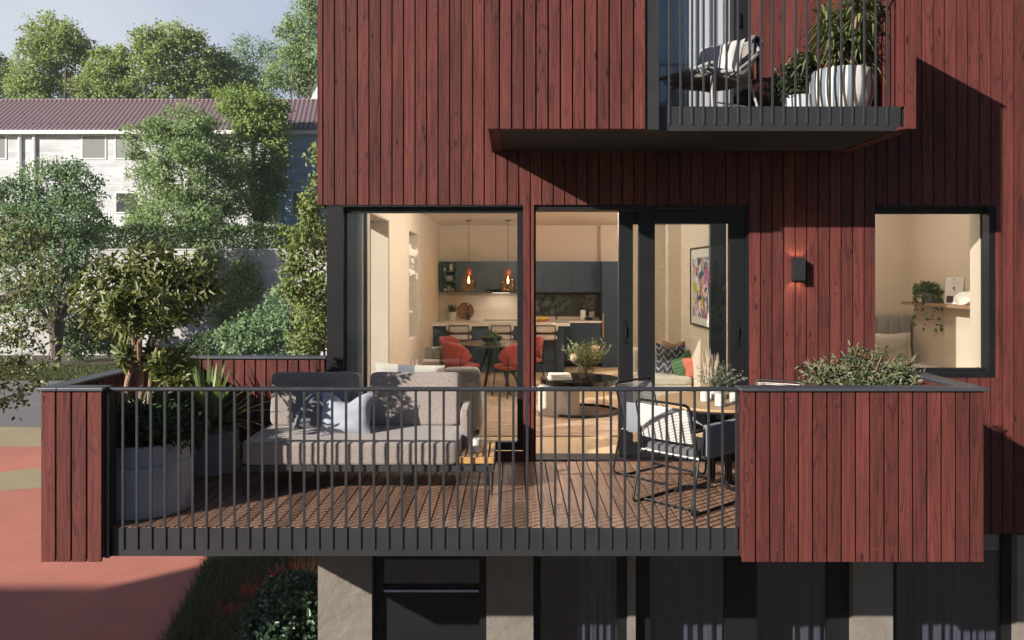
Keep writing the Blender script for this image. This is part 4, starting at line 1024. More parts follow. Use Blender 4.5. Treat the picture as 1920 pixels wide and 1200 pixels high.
tr = thing('round_tray', 'round amber glass tray leaning on the backsplash', 'tray', (kx(873, KB-.08), KB-.10, .906)); mb = MB(); ring = [(.16*math.cos(a), 0, .17+.16*math.sin(a)) for a in [i*PI/20 for i in range(40)]]; mb.tube(ring, .008, 6, closed=True); mb.build('tray_rim', M_DARK, tr, local=True); mb = MB(); mb.lathe([(.155, 0), (.155, .004)], n=40, M=Mat((0, .002, .17), rx=PI/2)); mb.build('tray_disc', GLASS('amber_tray', (.8, .62, .42), .06), tr, local=True)
bt = thing('bottle', 'dark slim bottle standing before the round tray', 'bottle', (kx(878, KB-.35), KB-.33, .906)); mb = MB(); mb.lathe([(.034, 0), (.036, .01), (.036, .16), (.014, .22), (.014, .29), (.012, .29), (.002, .288)], n=20); mb.build('bottle_body', PM('dark_bottle_glass', (.03, .022, .014), .1), bt, local=True); mb = MB(); mb.lathe([(.012, .29), (.015, .292), (.013, .325), (.003, .326)], n=14); mb.build('stopper', M_CER, bt, local=True)
vase('canister', 'tall white canister on the worktop before the strip window', 'canister', (kx(1093, KB-.35), KB-.35, .906), [(.055, 0), (.058, .01), (.058, .19), (.054, .2), (.004, .2)], M_WORK)
vase('canister', 'patterned grey canister to the right of the white one', 'canister', (kx(1110, KB-.3), KB-.3, .906), [(.06, 0), (.062, .01), (.062, .155), (.058, .165), (.004, .165)], PM('grey_patterned_ceramic', (.45, .42, .38), .5, 0, .5, 25))
vase('bowl', 'small black bowl in front of the two canisters', 'bowl', (kx(1104, KB-.45), KB-.47, .906), [(.04, 0), (.075, .03), (.08, .06), (.075, .06), (.05, .02), (.01, .01)], M_BLK)
# island
dI = 15.25; ix0, ix1 = kx(805, dI), kx(1069, dI)
T = thing('kitchen_island', 'blue grey kitchen island with white top and bar stools in front', 'kitchen island', ((ix0+ix1)/2, dI+.3, 0))
mb = MB(); mb.box(ix0+.02, ix1-.10, dI+.12, dI+.70, 0, .86); mb.build('island_body', M_NAVY, T, smooth=0); mb = MB(); mb.box(ix0, ix1, dI, dI+.75, .861, .915); mb.build('worktop', M_WORK, T, smooth=0, bevel=.004)
# bar stools
M_BOU = FABRIC('cream_boucle', (.66, .58, .49), .1, 120, .5); M_BRASS = PM('dark_bronze_tube', (.07, .055, .04), .35, .7)
def stool(label):
    t = thing('bar_stool', label, 'bar stool', group='bar stools at the kitchen island')   # faces +y
    mb = MB(); mb.sbox((0, 0, .665), (.44, .40, .09), 3.5, (12, 12, 5)); mb.build('seat', M_BOU, t, local=True, smooth=60)
    mb = MB(); mb.sbox((0, -.19, .86), (.46, .09, .19), 3.2, (14, 5, 8)); mb.build('backrest', M_BOU, t, local=True, smooth=60)
    for x in (-.17, .17):
        for y in (-.15, .15):
            mb = MB(); mb.tube([(x, y, .63), (x*1.25, y*1.25, 0)], .011, 8); mb.build('leg', M_BRASS, t, local=True)
    mb = MB(); mb.tube(smooth_path([(-.17, -.15, .63), (-.17, -.245, .70), (-.17, -.245, .88), (-.1, -.243, .89), (.1, -.243, .89), (.17, -.245, .88), (.17, -.245, .70), (.17, -.15, .63)], 4), .010, 8); mb.build('back_frame', M_BRASS, t, local=True)
    for y in (-.18, .18): mb = MB(); mb.tube([(-.2, y, .22), (.2, y, .22)], .008, 6); mb.build('foot_bar', M_BRASS, t, local=True)
    return t
st = stool('cream bar stool nearest the living room left wall'); ds = dI-.12
st.location = (kx(862, ds), ds, 0); dup(st, (kx(940, ds), ds, 0), 0, 'cream bar stool behind the plant bowl, between two others'); dup(st, (kx(1022, ds), ds, 0), 0, 'cream bar stool in front of the fruit bowl, seen through the open door')
fb = vase('fruit_bowl', 'orange fruit bowl with lemons on the kitchen island', 'bowl', (kx(1017, dI+.3), dI+.3, .9155), [(.06, 0), (.10, .02), (.15, .055), (.144, .055), (.09, .025), (.01, .015)], PM('orange_glaze', (.62, .24, .08), .4))
for i, (a, b) in enumerate(((-.06, 0), (.05, .03), (0, -.05), (.0, .05))):
    mb = MB(); mb.sbox((fb.location.x+a, fb.location.y+b, .915+.068), (.085, .065, .062), 2.3, (8, 8, 6)); tag(mb.build('lemon', PM('lemon_skin', (.72, .52, .06), .5) if i == 0 else bpy.data.materials['lemon_skin'], None, smooth=60), 'yellow lemon lying in the orange fruit bowl', 'lemon', 'lemons in the fruit bowl')
# pendants
M_AMB = GLASS('amber_glass', (.93, .76, .55), .10); M_COP = PM('copper_cap', (.45, .16, .06), .35, .8)
def pendant(label, px, d):
    x = kx(px, d); zt, zb = kz(504, d), kz(545, d); t = thing('pendant_lamp', label, 'pendant lamp', (x, d, zb), group='pendant lamps over the kitchen island'); H = zt-zb
    mb = MB(); mb.lathe([(.10, 0), (.12, .01), (.125, .03), (.125, .205), (.117, .238), (.085, .262), (.058, .275), (.052, .275), (.08, .256), (.11, .233), (.118, .20), (.118, .03), (.112, .016), (.09, .007)], n=32); mb.build('glass_shade', M_AMB, t, local=True, smooth=60)
    mb = MB(); mb.lathe([(.058, .275), (.058, .38), (.045, .40), (.012, .41), (.004, .42)], n=24); mb.build('cap', M_COP, t, local=True)
    mb = MB(); mb.tube([(0, 0, .41), (0, 0, 2.79-zb)], .005, 6); mb.lathe([(.05, 2.775-zb), (.05, 2.799-zb)], n=20); mb.build('cord', M_BRASS, t, local=True)
    mb = MB(); mb.lathe([(.012, .13), (.016, .15), (.018, .19), (.008, .25), (.002, .265)], n=14); mb.build('bulb', EMIT('filament_bulb', (1, .66, .34), 14), t, local=True)
    mb = MB(); mb.lathe([(.016, .05), (.018, .06), (.016, .13), (.004, .131)], n=14); mb.build('lamp_holder', M_BLK, t, local=True)
    plight((x, d, zb+.20), 8, (1, .66, .36), .03)
def plight(loc, e, col=(1, .90, .79), r=.06):
    l = bpy.data.lights.new('lamp_light', 'POINT'); l.energy = e; l.color = col; l.shadow_soft_size = r
    o = bpy.data.objects.new('lamp_light', l); C.objects.link(o); o.location = loc
pendant('amber glass pendant lamp hanging nearer the left wall of the kitchen', 879, 15.1); pendant('amber glass pendant lamp hanging beside the window mullion', 952.5, 15.1)
# unseen round ceiling lamps added to brighten the rooms
M_DISC = EMIT('added_lamp_diffuser', (1, .80, .56), 7)
for i, (x, y, e, lab) in enumerate(((.2, 9.7, 54, 'unseen round lamp added over the sitting area'), (.3, 11.4, 74, 'unseen round lamp added over the dining table'), (3.1, 14.2, 46, 'unseen round lamp added in the hallway'), (3.75, 9.3, 20, 'unseen round lamp added in the bedroom'))):
    t = thing('added_ceiling_lamp', lab, 'added lamp', (x, y, 2.72)); mb = MB(); mb.lathe([(.17, .079), (.18, .05), (.18, .02), (.172, .02), (.172, .05), (.01, .055)], n=36); mb.build('lamp_rim', M_WHITE, t, local=True); mb = MB(); mb.lathe([(.17, .022), (.165, .016), (.01, .012)], n=36); mb.build('diffuser', M_DISC, t, local=True); plight((x, y, 2.62), e, r=.16)
# dining table and red chairs
dT = 12.85; tx = kx(931, dT)
T = thing('dining_table', 'round dark dining table with black angled legs between red chairs', 'table', (tx, dT, 0)); mb = MB(); mb.lathe([(.56, .72), (.62, .728), (.622, .745), (.615, .752), (.01, .752)], n=56); mb.build('table_top', PM('smoked_oak', (.035, .028, .024), .3), T, local=True, smooth=30)
for k in range(4):
    a = k*PI/2+.5; mb = MB(); mb.tube([(.12*math.cos(a), .12*math.sin(a), .72), (.42*math.cos(a), .42*math.sin(a), 0)], .022, 8); mb.build('leg', M_BLK, T, local=True)
M_REDV = FABRIC('rust_red_velvet', (.36, .048, .034), .15, 60, .15, .7)
def dchair(label):
    t = thing('dining_chair', label, 'chair', group='red velvet chairs round the dining table')
    mb = MB(); mb.sbox((0, .02, .45), (.50, .48, .10), 3, (14, 14, 6)); mb.build('seat', M_REDV, t, local=True, smooth=60)
    mb = MB()
    def bk(u, v):
        a = (u-.5)*2.5; h = .20*math.sqrt(max(0, 1-(abs(u-.5)*2)**2.6)); r = .27
        return (r*math.sin(a)*1.0, -.0-r*math.cos(a)*.95+.02-.05*(v-.5), .64+(v-.5)*2*h*.85+.0)
    mb.sheet(bk, 24, 8); mb.build('backrest', M_REDV, t, local=True, smooth=80, solid=.05)
    for x, y in ((-.19, .19), (.19, .19), (-.19, -.18), (.19, -.18)):
        mb = MB(); mb.tube([(x, y, .41), (x*1.2, y*1.2, 0)], .011, 7); mb.build('leg', M_BLK, t, local=True)
    mb = MB(); mb.tube(smooth_path([(-.22, -.2, .62), (-.20, -.20, .42), (-.18, -.18, .392), (.18, -.18, .392), (.20, -.20, .42), (.22, -.2, .62)], 4), .009, 6); mb.build('frame', M_BLK, t, local=True); return t
c0 = dchair('rust red velvet chair at the near left side of the dining table'); c0.location = (kx(864, 12.45), 12.40, 0); c0.rotation_euler[2] = -.75
dup(c0, (kx(962, 12.45), 12.30, 0), .55, 'rust red velvet chair at the near right side beside the window mullion')
dup(c0, (kx(858, 13.5), 13.35, 0), -2.1, 'rust red velvet chair at the far left side of the dining table')
dup(c0, (kx(985, 13.4), 13.3, 0), 2.3, 'rust red velvet chair at the far right side behind the mullion')
pb = thing('plant_bowl', 'dark bowl with trailing green plant on the dining table', 'potted plant', (kx(921, dT-.1), dT-.1, .7525)); mb = MB(); mb.lathe([(.07, 0), (.15, .05), (.165, .11), (.155, .11), (.13, .06), (.01, .05)], n=32); mb.build('bowl', M_BLK, pb, local=True)
rg = np.random.default_rng(77); n = 170; az = rg.uniform(0, 2*PI, n); el = rg.uniform(.1, 1.4, n); a = np.stack([np.cos(az)*np.cos(el), np.sin(az)*np.cos(el), np.sin(el)], 1); L = rg.uniform(.12, .28, n)
V, q, k = blade_geo(np.tile(np.array(pb.location)+np.array((0.03, 0, .09)), (n, 1)), a, L, np.full(n, .02), L*rg.uniform(.3, 1.3, n), 5); mesh_np('leaves', V, q, np.repeat(rg.random(n), k), M_HERB, pb)
# rug
def rugmat():
    m, nt, out = new_mat('brown_woven_rug'); g = G(nt); n1 = g.noise(g.coord('Object', (.8, 10, 1)), 3, 4, .7); n2 = g.noise(g.coord('Object', (1, 6, 1)), 1.2, 3)
    c = g.ramp(n1, [(.32, (.24, .15, .10)), (.5, (.44, .32, .225)), (.68, (.64, .51, .39))]); c = g.mix(g.range(n2, .4, .7, 0, .5), c, (.30, .16, .10)); g.link(g.bsdf(c, .95, 0, g.bump(n1, .5)), out.inputs[0]); return m
mb = MB(); mb.box(-.42, 1.36, 9.28, 12.0, .001, .013); tag(mb.build('rug', rugmat(), None, smooth=0), 'brown woven rug on the oak floor under the coffee tables', 'rug')
# coffee table (ring base, glossy black top) + drum
CT = (kx(1087, 10.9), 10.9); T = thing('coffee_table', 'round glossy black coffee table with open ring base', 'coffee table', (*CT, .013)); M_GLB = PM('glossy_black_top', (.006, .006, .006), .06, 0, .02)
mb = MB(); mb.lathe([(.50, .378), (.515, .385), (.515, .445), (.505, .448), (.50, .44), (.01, .44)], n=64); mb.build('table_top', M_GLB, T, local=True, smooth=30)
mb = MB(); mb.tube([(.50*math.cos(i*PI/32), .50*math.sin(i*PI/32), .018) for i in range(64)], .018, 6, closed=True)
mb.build('ring_base', M_BLK, T, local=True)
for k in range(4):
    a = k*PI/2+.78; mb = MB(); mb.tube([(.5*math.cos(a),   .5*math.sin(a), .40), (.5*math.cos(a), .5*math.sin(a), .012)], .008, 6); mb.build('leg', M_BLK, T, local=True)
dr = thing('drum_table', 'pale grey fabric drum stool nested under the coffee table', 'stool', (kx(1048, 10.7), 10.75, .013)); mb = MB(); mb.lathe([(.26, 0), (.268, .01), (.268, .345), (.26, .36), (.01, .36)], n=48); mb.build('drum_body', FABRIC('pale_grey_weave', (.50, .45, .39), .08, 150, .2), dr, local=True, smooth=30)
for i in range(3):
    mb = MB(); w = (.15, .145, .13)[i]; zz = .462+i*.0245; x = kx(1049, 10.75)
    mb.box(-w, w, -.11, .11, 0, .004); mb.box(-w, w, -.11, .11, .019, .023); mb.box(-w+.004, w-.004, -.106, .106, .004, .019); mb.box(-w, -w+.004, -.11, .11, .004, .019)
    o = mb.build('book', PM('white_book_cover', (.80, .77, .72), .5) if i == 0 else bpy.data.materials['white_book_cover'], None, local=True, smooth=0); o.location = (x, 10.72, zz); o.rotation_euler[2] = (.06, -.03, .1)[i]
    tag(o, ('lowest of the three white books stacked on the black coffee table', 'middle of the three white books stacked on the black coffee table', 'topmost of the three white books stacked on the black coffee table')[i], 'book', 'white books on the coffee table')
vs = thing('flower_vase', 'clear round glass vase with olive branches and cream flowers on the coffee table', 'vase', (kx(1098, 10.95), 10.95, .461))
mb = MB(); mb.lathe([(.06, 0), (.095, .03), (.108, .08), (.095, .13), (.07, .165), (.074, .185), (.068, .185), (.064, .165), (.09, .13), (.1, .08), (.09, .035), (.01, .02)], n=36); mb.build('vase_body', GLASS('smoky_glass', (.80, .80, .78), .09), vs, local=True, smooth=60)
bq = thing('bouquet', 'olive branches with cream protea flowers standing in the glass vase', 'flowers', (kx(1098, 10.95), 10.95, .49))
rg = np.random.default_rng(5); spray((bq.location.x, bq.location.y, .50), 60, .46, .50, .075, .017, LEAF('olive_branch_leaf', (.10, .13, .055), (.33, .35, .20), .45, .25), 'foliage', bq, rg, 16)
for i, (px, py) in enumerate(((1076, 672), (1116, 655), (1112, 668))):
    p = P(px, py, 10.88); t_ = Vector(p); mb = MB(); mb.sbox((0, 0, 0), (.085, .085, .085), 2.2, (8, 8, 8)); 
    mb.build('flower_core', PM('cream_petal', (.75, .66, .52), .7, 0, .2, 30) if i == 0 else bpy.data.materials['cream_petal'], bq, local=True).location = t_-bq.location
    n = 40; dd = sphere_dirs(n, rg); dd[:, 2] = np.abs(dd[:, 2]); V, q = leaf_geo(np.array(p)-np.array((0, 0, .03))+dd*.02, dd*.7+np.array((0, 0, .7)), dd, np.full(n, .075), np.full(n, .022)); mesh_np('petals', V, q, np.repeat(rg.random(n), 2), LEAF('protea_petal', (.66, .52, .38), (.85, .76, .62), .6, .3) if i == 0 else bpy.data.materials['protea_petal'], bq)
# indoor sofa by the window (its back and end toward the balcony)
M_GRS = FABRIC('warm_grey_upholstery', (.29, .275, .25), .07, 170, .2)
T = thing('living_room_sofa', 'warm grey sofa seen from its end just inside the left window', 'sofa', (-.75, 9.9, 0))
mb = MB(); mb.sbox((-.88, 9.75, .27), (1.10, .95, .38), 10, (14, 14, 6)); mb.build('sofa_base', M_GRS, T, smooth=60)
mb = MB(); mb.sbox((0, 0, 0), (.42, .20, .70), 9, (10, 6, 14), M=Mat((-.56, 9.32, .42), rx=.04, rz=.12)); mb.tube([(-.36, 9.23, .60), (-.56, 9.212, .575), (-.76, 9.235, .57)], .005, 6); mb.build('armrest', M_GRS, T, smooth=60)
mb = MB(); mb.sbox((0, 0, 0), (.75, .22, .42), 8, (14, 6, 10), M=Mat((-1.06, 9.95, .45), rx=-.1)); mb.build('back_cushion', M_GRS, T, smooth=60)
for x in (-1.38, -.42):
    mb = MB(); mb.box(x, x+.05, 9.36, 9.42, 0, .09); mb.build('leg', M_BLK, T, smooth=0)
def stripec(name, c1, c2, x0, x1):
    m, nt, out = new_mat(name); g = G(nt); sp = g.n('ShaderNodeSeparateXYZ'); g.link(g.coord('Object'), sp.inputs[0]); x = sp.outputs[0]
    f = g.math('MULTIPLY', g.math('GREATER_THAN', x, x0), g.math('LESS_THAN', x, x1)); n = g.noise(g.coord('Object'), 180, 2)
    g.link(g.bsdf(g.mix(f, c1, c2), .9, 0, g.bump(n, .2)), out.inputs[0]); return m
dcu = 9.45
pillow('long pale cushion with one slate blue stripe on the indoor sofa', P(767, 712, dcu), 105*1.26*dcu/F, .36, .18, stripec('striped_cushion_cloth', (.62, .59, .53), (.20, .22, .26), -.13, .06), -.12, .05, .05, .0)
# console with vases at the left wall
T = thing('console_table', 'low console bench against the left wall carrying vases and books', 'console table', (-1.22, 12.2, 0)); mb = MB(); mb.box(-1.44, -1.0, 11.7, 12.75, .38, .42); mb.box(-1.44, -1.0, 11.72, 11.76, 0, .38); mb.box(-1.44, -1.0, 12.69, 12.73, 0, .38); mb.build('console_body', PM('walnut_board', (.16, .10, .065), .5), T, smooth=0)
vase('vase', 'round brown clay vase on the console behind the striped cushion', 'vase', (kx(765, 12.0), 12.0, .421), [(.05, 0), (.11, .05), (.12, .10), (.06, .17), (.025, .19), (.03, .23), (.024, .23), (.01, .18)], M_STONE)
vase('vase', 'small pale vase in front of the brown clay vase', 'vase', (kx(773, 11.8), 11.8, .421), [(.04, 0), (.07, .03), (.06, .07), (.02, .11), (.018, .15), (.013, .15), (.006, .1)], M_CER)
vase('vase', 'pear shaped beige vase right of the small pale vase', 'vase', (kx(781, 11.85), 11.85, .421), [(.035, 0), (.055, .04), (.03, .09), (.012, .14), (.012, .18), (.008, .18), (.004, .1)], M_WORK)
for i in range(3):
    mb = MB(); mb.box(-1.32, -1.08, 12.35, 12.6, .421+i*.045, .421+i*.045+.04); tag(mb.build('book', M_STONE if i % 2 else M_WORK, None, smooth=0, bevel=.003), ('lowest book of the pile on the console table', 'brown middle book of the pile on the console table', 'top pale book of the pile on the console table')[i], 'book')
mb = MB(); mb.box(-1.30, -1.02, 12.40, 12.58, .557, .72); tag(mb.build('storage_box', PM('grey_box_cloth', (.22, .19, .16), .9, 0, .2, 40), None, smooth=0, bevel=.006), 'grey brown box on the book pile below the narrow window', 'box')
# right sofa with cushions
M_SOF2 = FABRIC('pale_beige_upholstery', (.58, .52, .44), .07, 170, .2)
T = thing('corner_sofa', 'pale beige sofa in the corner behind the sliding door', 'sofa', (1.86, 11.1, 0))
mb = MB(); mb.sbox((1.99, 11.1, .22), (.70, .80, .38), 12, (12, 10, 6)); mb.build('sofa_base', M_SOF2, T, smooth=60)
mb = MB(); mb.sbox((1.99, 11.07, .435), (.69, .76, .11), 8, (12, 10, 5)); mb.build('seat_cushion', M_SOF2, T, smooth=60)
mb = MB(); mb.sbox((1.99, 11.44, .60), (.70, .17, .42), 8, (12, 5, 8)); mb.build('backrest', M_SOF2, T, smooth=60)
def navy():
    m, nt, out = new_mat('navy_zigzag_cloth'); g = G(nt); sp = g.n('ShaderNodeSeparateXYZ'); g.link(g.coord('Object'), sp.inputs[0])
    zig = g.math('PINGPONG', g.math('MULTIPLY', sp.outputs[0], 1.0), .055); n = g.noise(g.coord('Object'), 9, 2)
    w = g.math('PINGPONG', g.math('ADD', g.math('ADD', g.math('MULTIPLY', sp.outputs[2], 1.), g.math('MULTIPLY', zig, 1.5)), g.math('MULTIPLY', n, .06)), .046)
    c = g.mix(g.range(w, .037, .042), (.010, .018, .045), (.55, .53, .50)); g.link(g.bsdf(c, .9), out.inputs[0]); return m
def stripes(name, c1, c2, sc, axis=2, sl=.4):
    m, nt, out = new_mat(name); g = G(nt); sp = g.n('ShaderNodeSeparateXYZ'); g.link(g.coord('Object'), sp.inputs[0])
    w = g.math('SINE', g.math('MULTIPLY', g.math('ADD', sp.outputs[axis], g.math('MULTIPLY', g.noise(g.coord('Object'), 4, 1), sl*.2)), sc)); c = g.mix(g.range(w, .2, .6), c1, c2); g.link(g.bsdf(c, .85), out.inputs[0]); return m
pillow('navy cushion with white zigzag lines on the beige sofa', P(1257, 673, 11.05), .40, .40, .15, navy(), -.25, .1, .08, .08)
pillow('grey beige plain cushion leaning behind the green and coral cushions', P(1308, 666, 11.2), .46, .40, .15, FABRIC('grey_beige_linen', (.42, .39, .35), .08, 260, .2), -.2, -.2, -.3, .03)
pillow('green leaf striped cushion between the navy and coral cushions', P(1281, 685, 10.93), .33, .31, .14, stripes('green_striped_cloth', (.025, .085, .03), (.09, .17, .065), 150), -.3, -.25, -.5, .08)
pillow('coral red cushion with fine pale stripes on the beige sofa', P(1304, 686, 10.85), .33, .31, .14, stripes('coral_striped_cloth', (.52, .11, .06), (.56, .17, .11), 200), -.3, -.15, -.3, .08)
pillow('small brown cushion peeking over the navy cushion', P(1263, 662, 11.25), .34, .34, .12, FABRIC('brown_cloth', (.30, .15, .09), .1), -.2, .1, .05, .1)
# framed picture on the right wall
pz0, pz1 = 1.815-(607-514)/143.4, 1.815+(514-466)/143.4; py1 = F*2.335/(1297-960); py0 = py1-1.35
T = thing('framed_picture', 'black framed abstract painting in red blue and white on the right wall', 'picture', (2.34, (py0+py1)/2, pz0))
mb = MB(); fw = .022; xw0, xw1 = 2.312, 2.349
mb.box(xw0, xw1, py0, py0+fw, pz0, pz1); mb.box(xw0, xw1, py1-fw, py1, pz0, pz1); mb.box(xw0, xw1, py0+fw, py1-fw, pz0, pz0+fw); mb.box(xw0, xw1, py0+fw, py1-fw, pz1-fw, pz1); mb.build('picture_frame', M_BLK, T, smooth=0)
def artm():
    m, nt, out = new_mat('abstract_painting'); g = G(nt); sp = g.n('ShaderNodeSeparateXYZ'); g.link(g.coord('Object'), sp.inputs[0]); co = g.coord('Object')
    base = (.74, .72, .66); col = g.mix(g.range(g.noise(co, 3.0, 3, .6, .8), .5, .58), base, (.50, .58, .60))
    for sc, di, lo, hi, c, sd in ((1.5, 2.0, .47, .49, (.62, .055, .04), 0.), (1.3, 2.2, .52, .535, (.10, .20, .42), 3.1), (1.9, 1.6, .60, .62, (.48, .46, .05), 7.7), (1.8, 1.8, .62, .645, (.50, .10, .42), 12.3), (1.6, 1.9, .60, .615, (.02, .06, .14), 5.2)):
        mp = g.n('ShaderNodeMapping'); g.link(co, mp.inputs[0]); mp.inputs['Location'].default_value = (sd, sd*.7, sd*1.3)
        n = g.noise(mp.outputs[0], sc, 1.5, .5, di); band = g.math('MULTIPLY', g.range(n, lo-.012, lo), g.range(n, hi+.035, hi+.047, 1, 0)); col = g.mix(band, col, c)
    zr = g.math('MULTIPLY', g.range(sp.outputs[2], pz1-pz0-.14, pz1-pz0-.12, 1, 0), g.range(sp.outputs[2], .10, .12)); yr = g.math('MULTIPLY', g.range(g.math('ABSOLUTE', sp.outputs[1]), .56, .58, 1, 0), zr)
    g.link(g.bsdf(g.mix(yr, (.76, .73, .66), col), .5), out.inputs[0]); return m
mb = MB(); mb.box(2.325, 2.345, py0+fw, py1-fw, pz0+fw, pz1-fw); mb.build('painting', artm(), T, smooth=0)
# ================================================================ bedroom
T = thing('bed', 'bed with channelled grey beige upholstered headboard and white duvet in the bedroom', 'bed', (3.9, 9.8, 0)); M_HB = FABRIC('headboard_fabric', (.36, .325, .28), .06, 200, .15)
dB = 10.38; hx0, hx1 = kx(1600, dB), kx(1705, dB); hz = kz(591, dB); mb = MB(); nn = 5; w = (hx1-hx0)/nn
for i in range(nn): mb.sbox((hx0+w*(i+.5), dB, hz/2), (w, .10, hz), 9, (8, 5, 14))
mb.build('headboard', M_HB, T, smooth=60)
mb = MB(); mb.sbox(((hx0+hx1)/2-.05, 9.45, .52), (.95, 1.75, .45), 9, (12, 18, 6)); mb.build('mattress', M_WORK, T, smooth=60)
mb = MB(); mb.sbox((4.06, 9.15, .70), (1.25, 1.15, .20), 4.5, (18, 18, 6), wob=.02, bulge=.06); mb.build('duvet', FABRIC('white_duvet', (.70, .64, .56), .05, 200, .15), T, smooth=70)
pillow('white pillow standing against the bedroom headboard', P(1668, 655, 10.1), .56, .42, .16, FABRIC('white_cotton', (.70, .62, .52), .04, 260, .1), -.2, 0, 0, .02)
pillow('beige linen pillow with fringed edge in front of the white pillow', P(1664, 664, 9.85), .52, .36, .16, FABRIC('beige_linen', (.45, .38, .31), .08, 260, .2), -.25, -.03, 0, .04)
# shelf on the right wall of the bedroom
def shy(px): return F*4.99/(px-960)
ya, yb2 = shy(1834), shy(1718); zs = kz(565, shy(1718))
T = thing('wall_shelf', 'oak wall shelf in the bedroom carrying plant, print and bowl', 'shelf', (4.9, (ya+yb2)/2, zs)); mb = MB(); mb.box(4.80, 4.999, ya-.2, yb2, zs-.035, zs); mb.build('shelf_board', WOOD('oak_shelf', (.40, .23, .13), (.24, .13, .07), 'y', boards=.05), T, smooth=0, bevel=.002)
hp = thing('trailing_plant', 'trailing green plant in grey pot at the left end of the bedroom shelf', 'potted plant', (4.89, shy(1757), zs+.001)); mb = MB(); mb.lathe([(.055, 0), (.075, .03), (.08, .12), (.074, .12), (.068, .1), (.01, .1)], n=28); mb.build('pot', M_CONC, hp, local=True)
rg = np.random.default_rng(9); pts = []; c0 = np.array(hp.location)+np.array((0, 0, .13))
for i in range(26):
    az = rg.uniform(0, 2*PI); r_ = rg.uniform(.05, .17); dn = rg.choice([.05, .1, .2, .42], p=[.25, .25, .2, .3]) if math.sin(az-2.4) > -.2 else .03
    for t_ in np.linspace(.1, 1, int(7+dn*34)): pts.append(c0+np.array((math.cos(az)*r_*min(1, t_*1.6)-.02, math.sin(az)*r_*min(1, t_*1.6), .08*math.sin(t_*PI)*1.2-dn*t_**2)))
pts = np.array(pts); m_ = len(pts); V, q = leaf_geo(pts, rg.normal(size=(m_, 3))+np.array((-.2, 0, -.5)), rg.normal(size=(m_, 3))+np.array((-.6, -.6, .6)), rg.uniform(.045, .075, m_), rg.uniform(.032, .05, m_), wide=.35); mesh_np('leaves', V, q, np.repeat(rg.random(m_), 2), LEAF('pothos_leaf', (.06, .11, .02), (.16, .24, .045), .4, .25), hp)
pr = thing('art_print', 'white print with small red motif and dark photo corner leaning on the shelf', 'picture', (4.93, shy(1798), zs+.001), rz=math.radians(-68), rx=-.10); mb = MB(); mb.box(-.115, .115, -.008, .008, 0, .30); mb.build('print_board', M_WHITE, pr, local=True, smooth=0); mb = MB(); mb.box(-.09, .0, -.0095, -.0082, .015, .09); mb.build('dark_photo', PM('dark_photo_print', (.05, .04, .04), .4, 0, .8, 30), pr, local=True, smooth=0)
mb = MB(); mb.box(-.02, .01, -.0095, -.0082, .165, .195); mb.box(-.005, .015, -.0095, -.0082, .145, .163); mb.box(-.02, .0, -.0095, -.0082, .27, .283); mb.box(-.06, .05, -.0095, -.0082, .235, .238); mb.build('red_motif', PM('red_print', (.5, .08, .06), .5), pr, local=True, smooth=0)
o = thing('ceramic_bowl', 'white ceramic bowl tilted on its side at the shelf right end', 'bowl', (4.90, shy(1822), zs+.055), rx=.9, rz=-.9); mb = MB(); mb.lathe([(.02, -.05), (.06, -.04), (.085, .0), (.09, .03), (.084, .03), (.075, .0), (.05, -.03), (.01, -.035)], n=32); mb.build('bowl_body', M_CER, o, local=True)
# ================================================================ ground
def gmat(name, c, var=.12, sc=1.2, fine=60, bump=.3, rough=.9):
    m, nt, out = new_mat(name); g = G(nt); co = g.coord('Object'); a = g.noise(co, sc, 4, .6); b = g.noise(co, fine, 3, .7)
    col = g.ramp(a, [(.3, tuple(x*(1-var) for x in c)), (.7, tuple(x*(1+var) for x in c))]); col = g.mix(g.range(b, .35, .7, 0, .5), col, tuple(x*.6 for x in c))
    g.link(g.bsdf(col, rough, 0, g.bump(b, bump, .01)), out.inputs[0]); return m
def sheet_poly(name, poly, z, mat):
    mb = MB(); n = len(poly); mb.add([(x, y, z) for x, y in poly], [tuple(range(n))]); return struct(mb.build(name, mat, None, smooth=0))
sheet_poly('ground', [(-300, -120), (300, -120), (300, 49.7), (-300, 49.7)], ZG-.02, gmat('brown_soil', (.085, .07, .05)))
def band(f0, f1, xa, xb, n=24):
    xs_ = [xa+(xb-xa)*i/n for i in range(n+1)]; return [(x, f0(x)) for x in xs_]+[(x, f1(x)) for x in xs_[::-1]]
e1 = lambda x: 18.62+.22*(x+11)+.35*math.sin((x+11)*.35); e2 = lambda x: 20.55+.55*(x+12)+.5*math.sin((x+12)*.25); e3 = lambda x: 23.25-.12*(x+13)+.7*math.sin((x+13)*.2); e4 = lambda x: 26.1-.35*(x+14)*.6+.6*math.sin((x+14)*.2)
def edge(y): return -4.54-.19*(y-10.95)
M_PLAY = gmat('red_rubber_surface', (.58, .21, .15), .14, .5, 22, .4); M_TAN = gmat('tan_rubber_surface', (.42, .34, .205), .06, .6, 90, .25)
sheet_poly('play_surface', [(-80, 2), (edge(2), 2)]+[(edge(y), y) for y in (8, 12, 16)]+[(edge(30), 30), (-80, 30)], ZG-.008, M_PLAY)
sheet_poly('painted_band', band(e1, e2, -30, -5.8), ZG-.004, M_TAN); sheet_poly('painted_band', band(e3, e4, -30, -6.5), ZG-.004, M_TAN)
sheet_poly('road', band(lambda x: e4(x), lambda x: 37.6+0*x, -120, -6.5), ZG, gmat('grey_pavers', (.21, .205, .20), .1, .5, 30, .3)); 
sheet_poly('road', [(-6.5, 16), (40, 16), (40, 37.6), (-6.5, 37.6)], ZG-.012, bpy.data.materials['grey_pavers'])
sheet_poly('gravel', [(-25, -30), (40, -30), (40, 1.9), (-25, 1.9)], ZG-.008, gmat('grey_gravel', (.20, .19, .18), .2, 3, 14, .8))
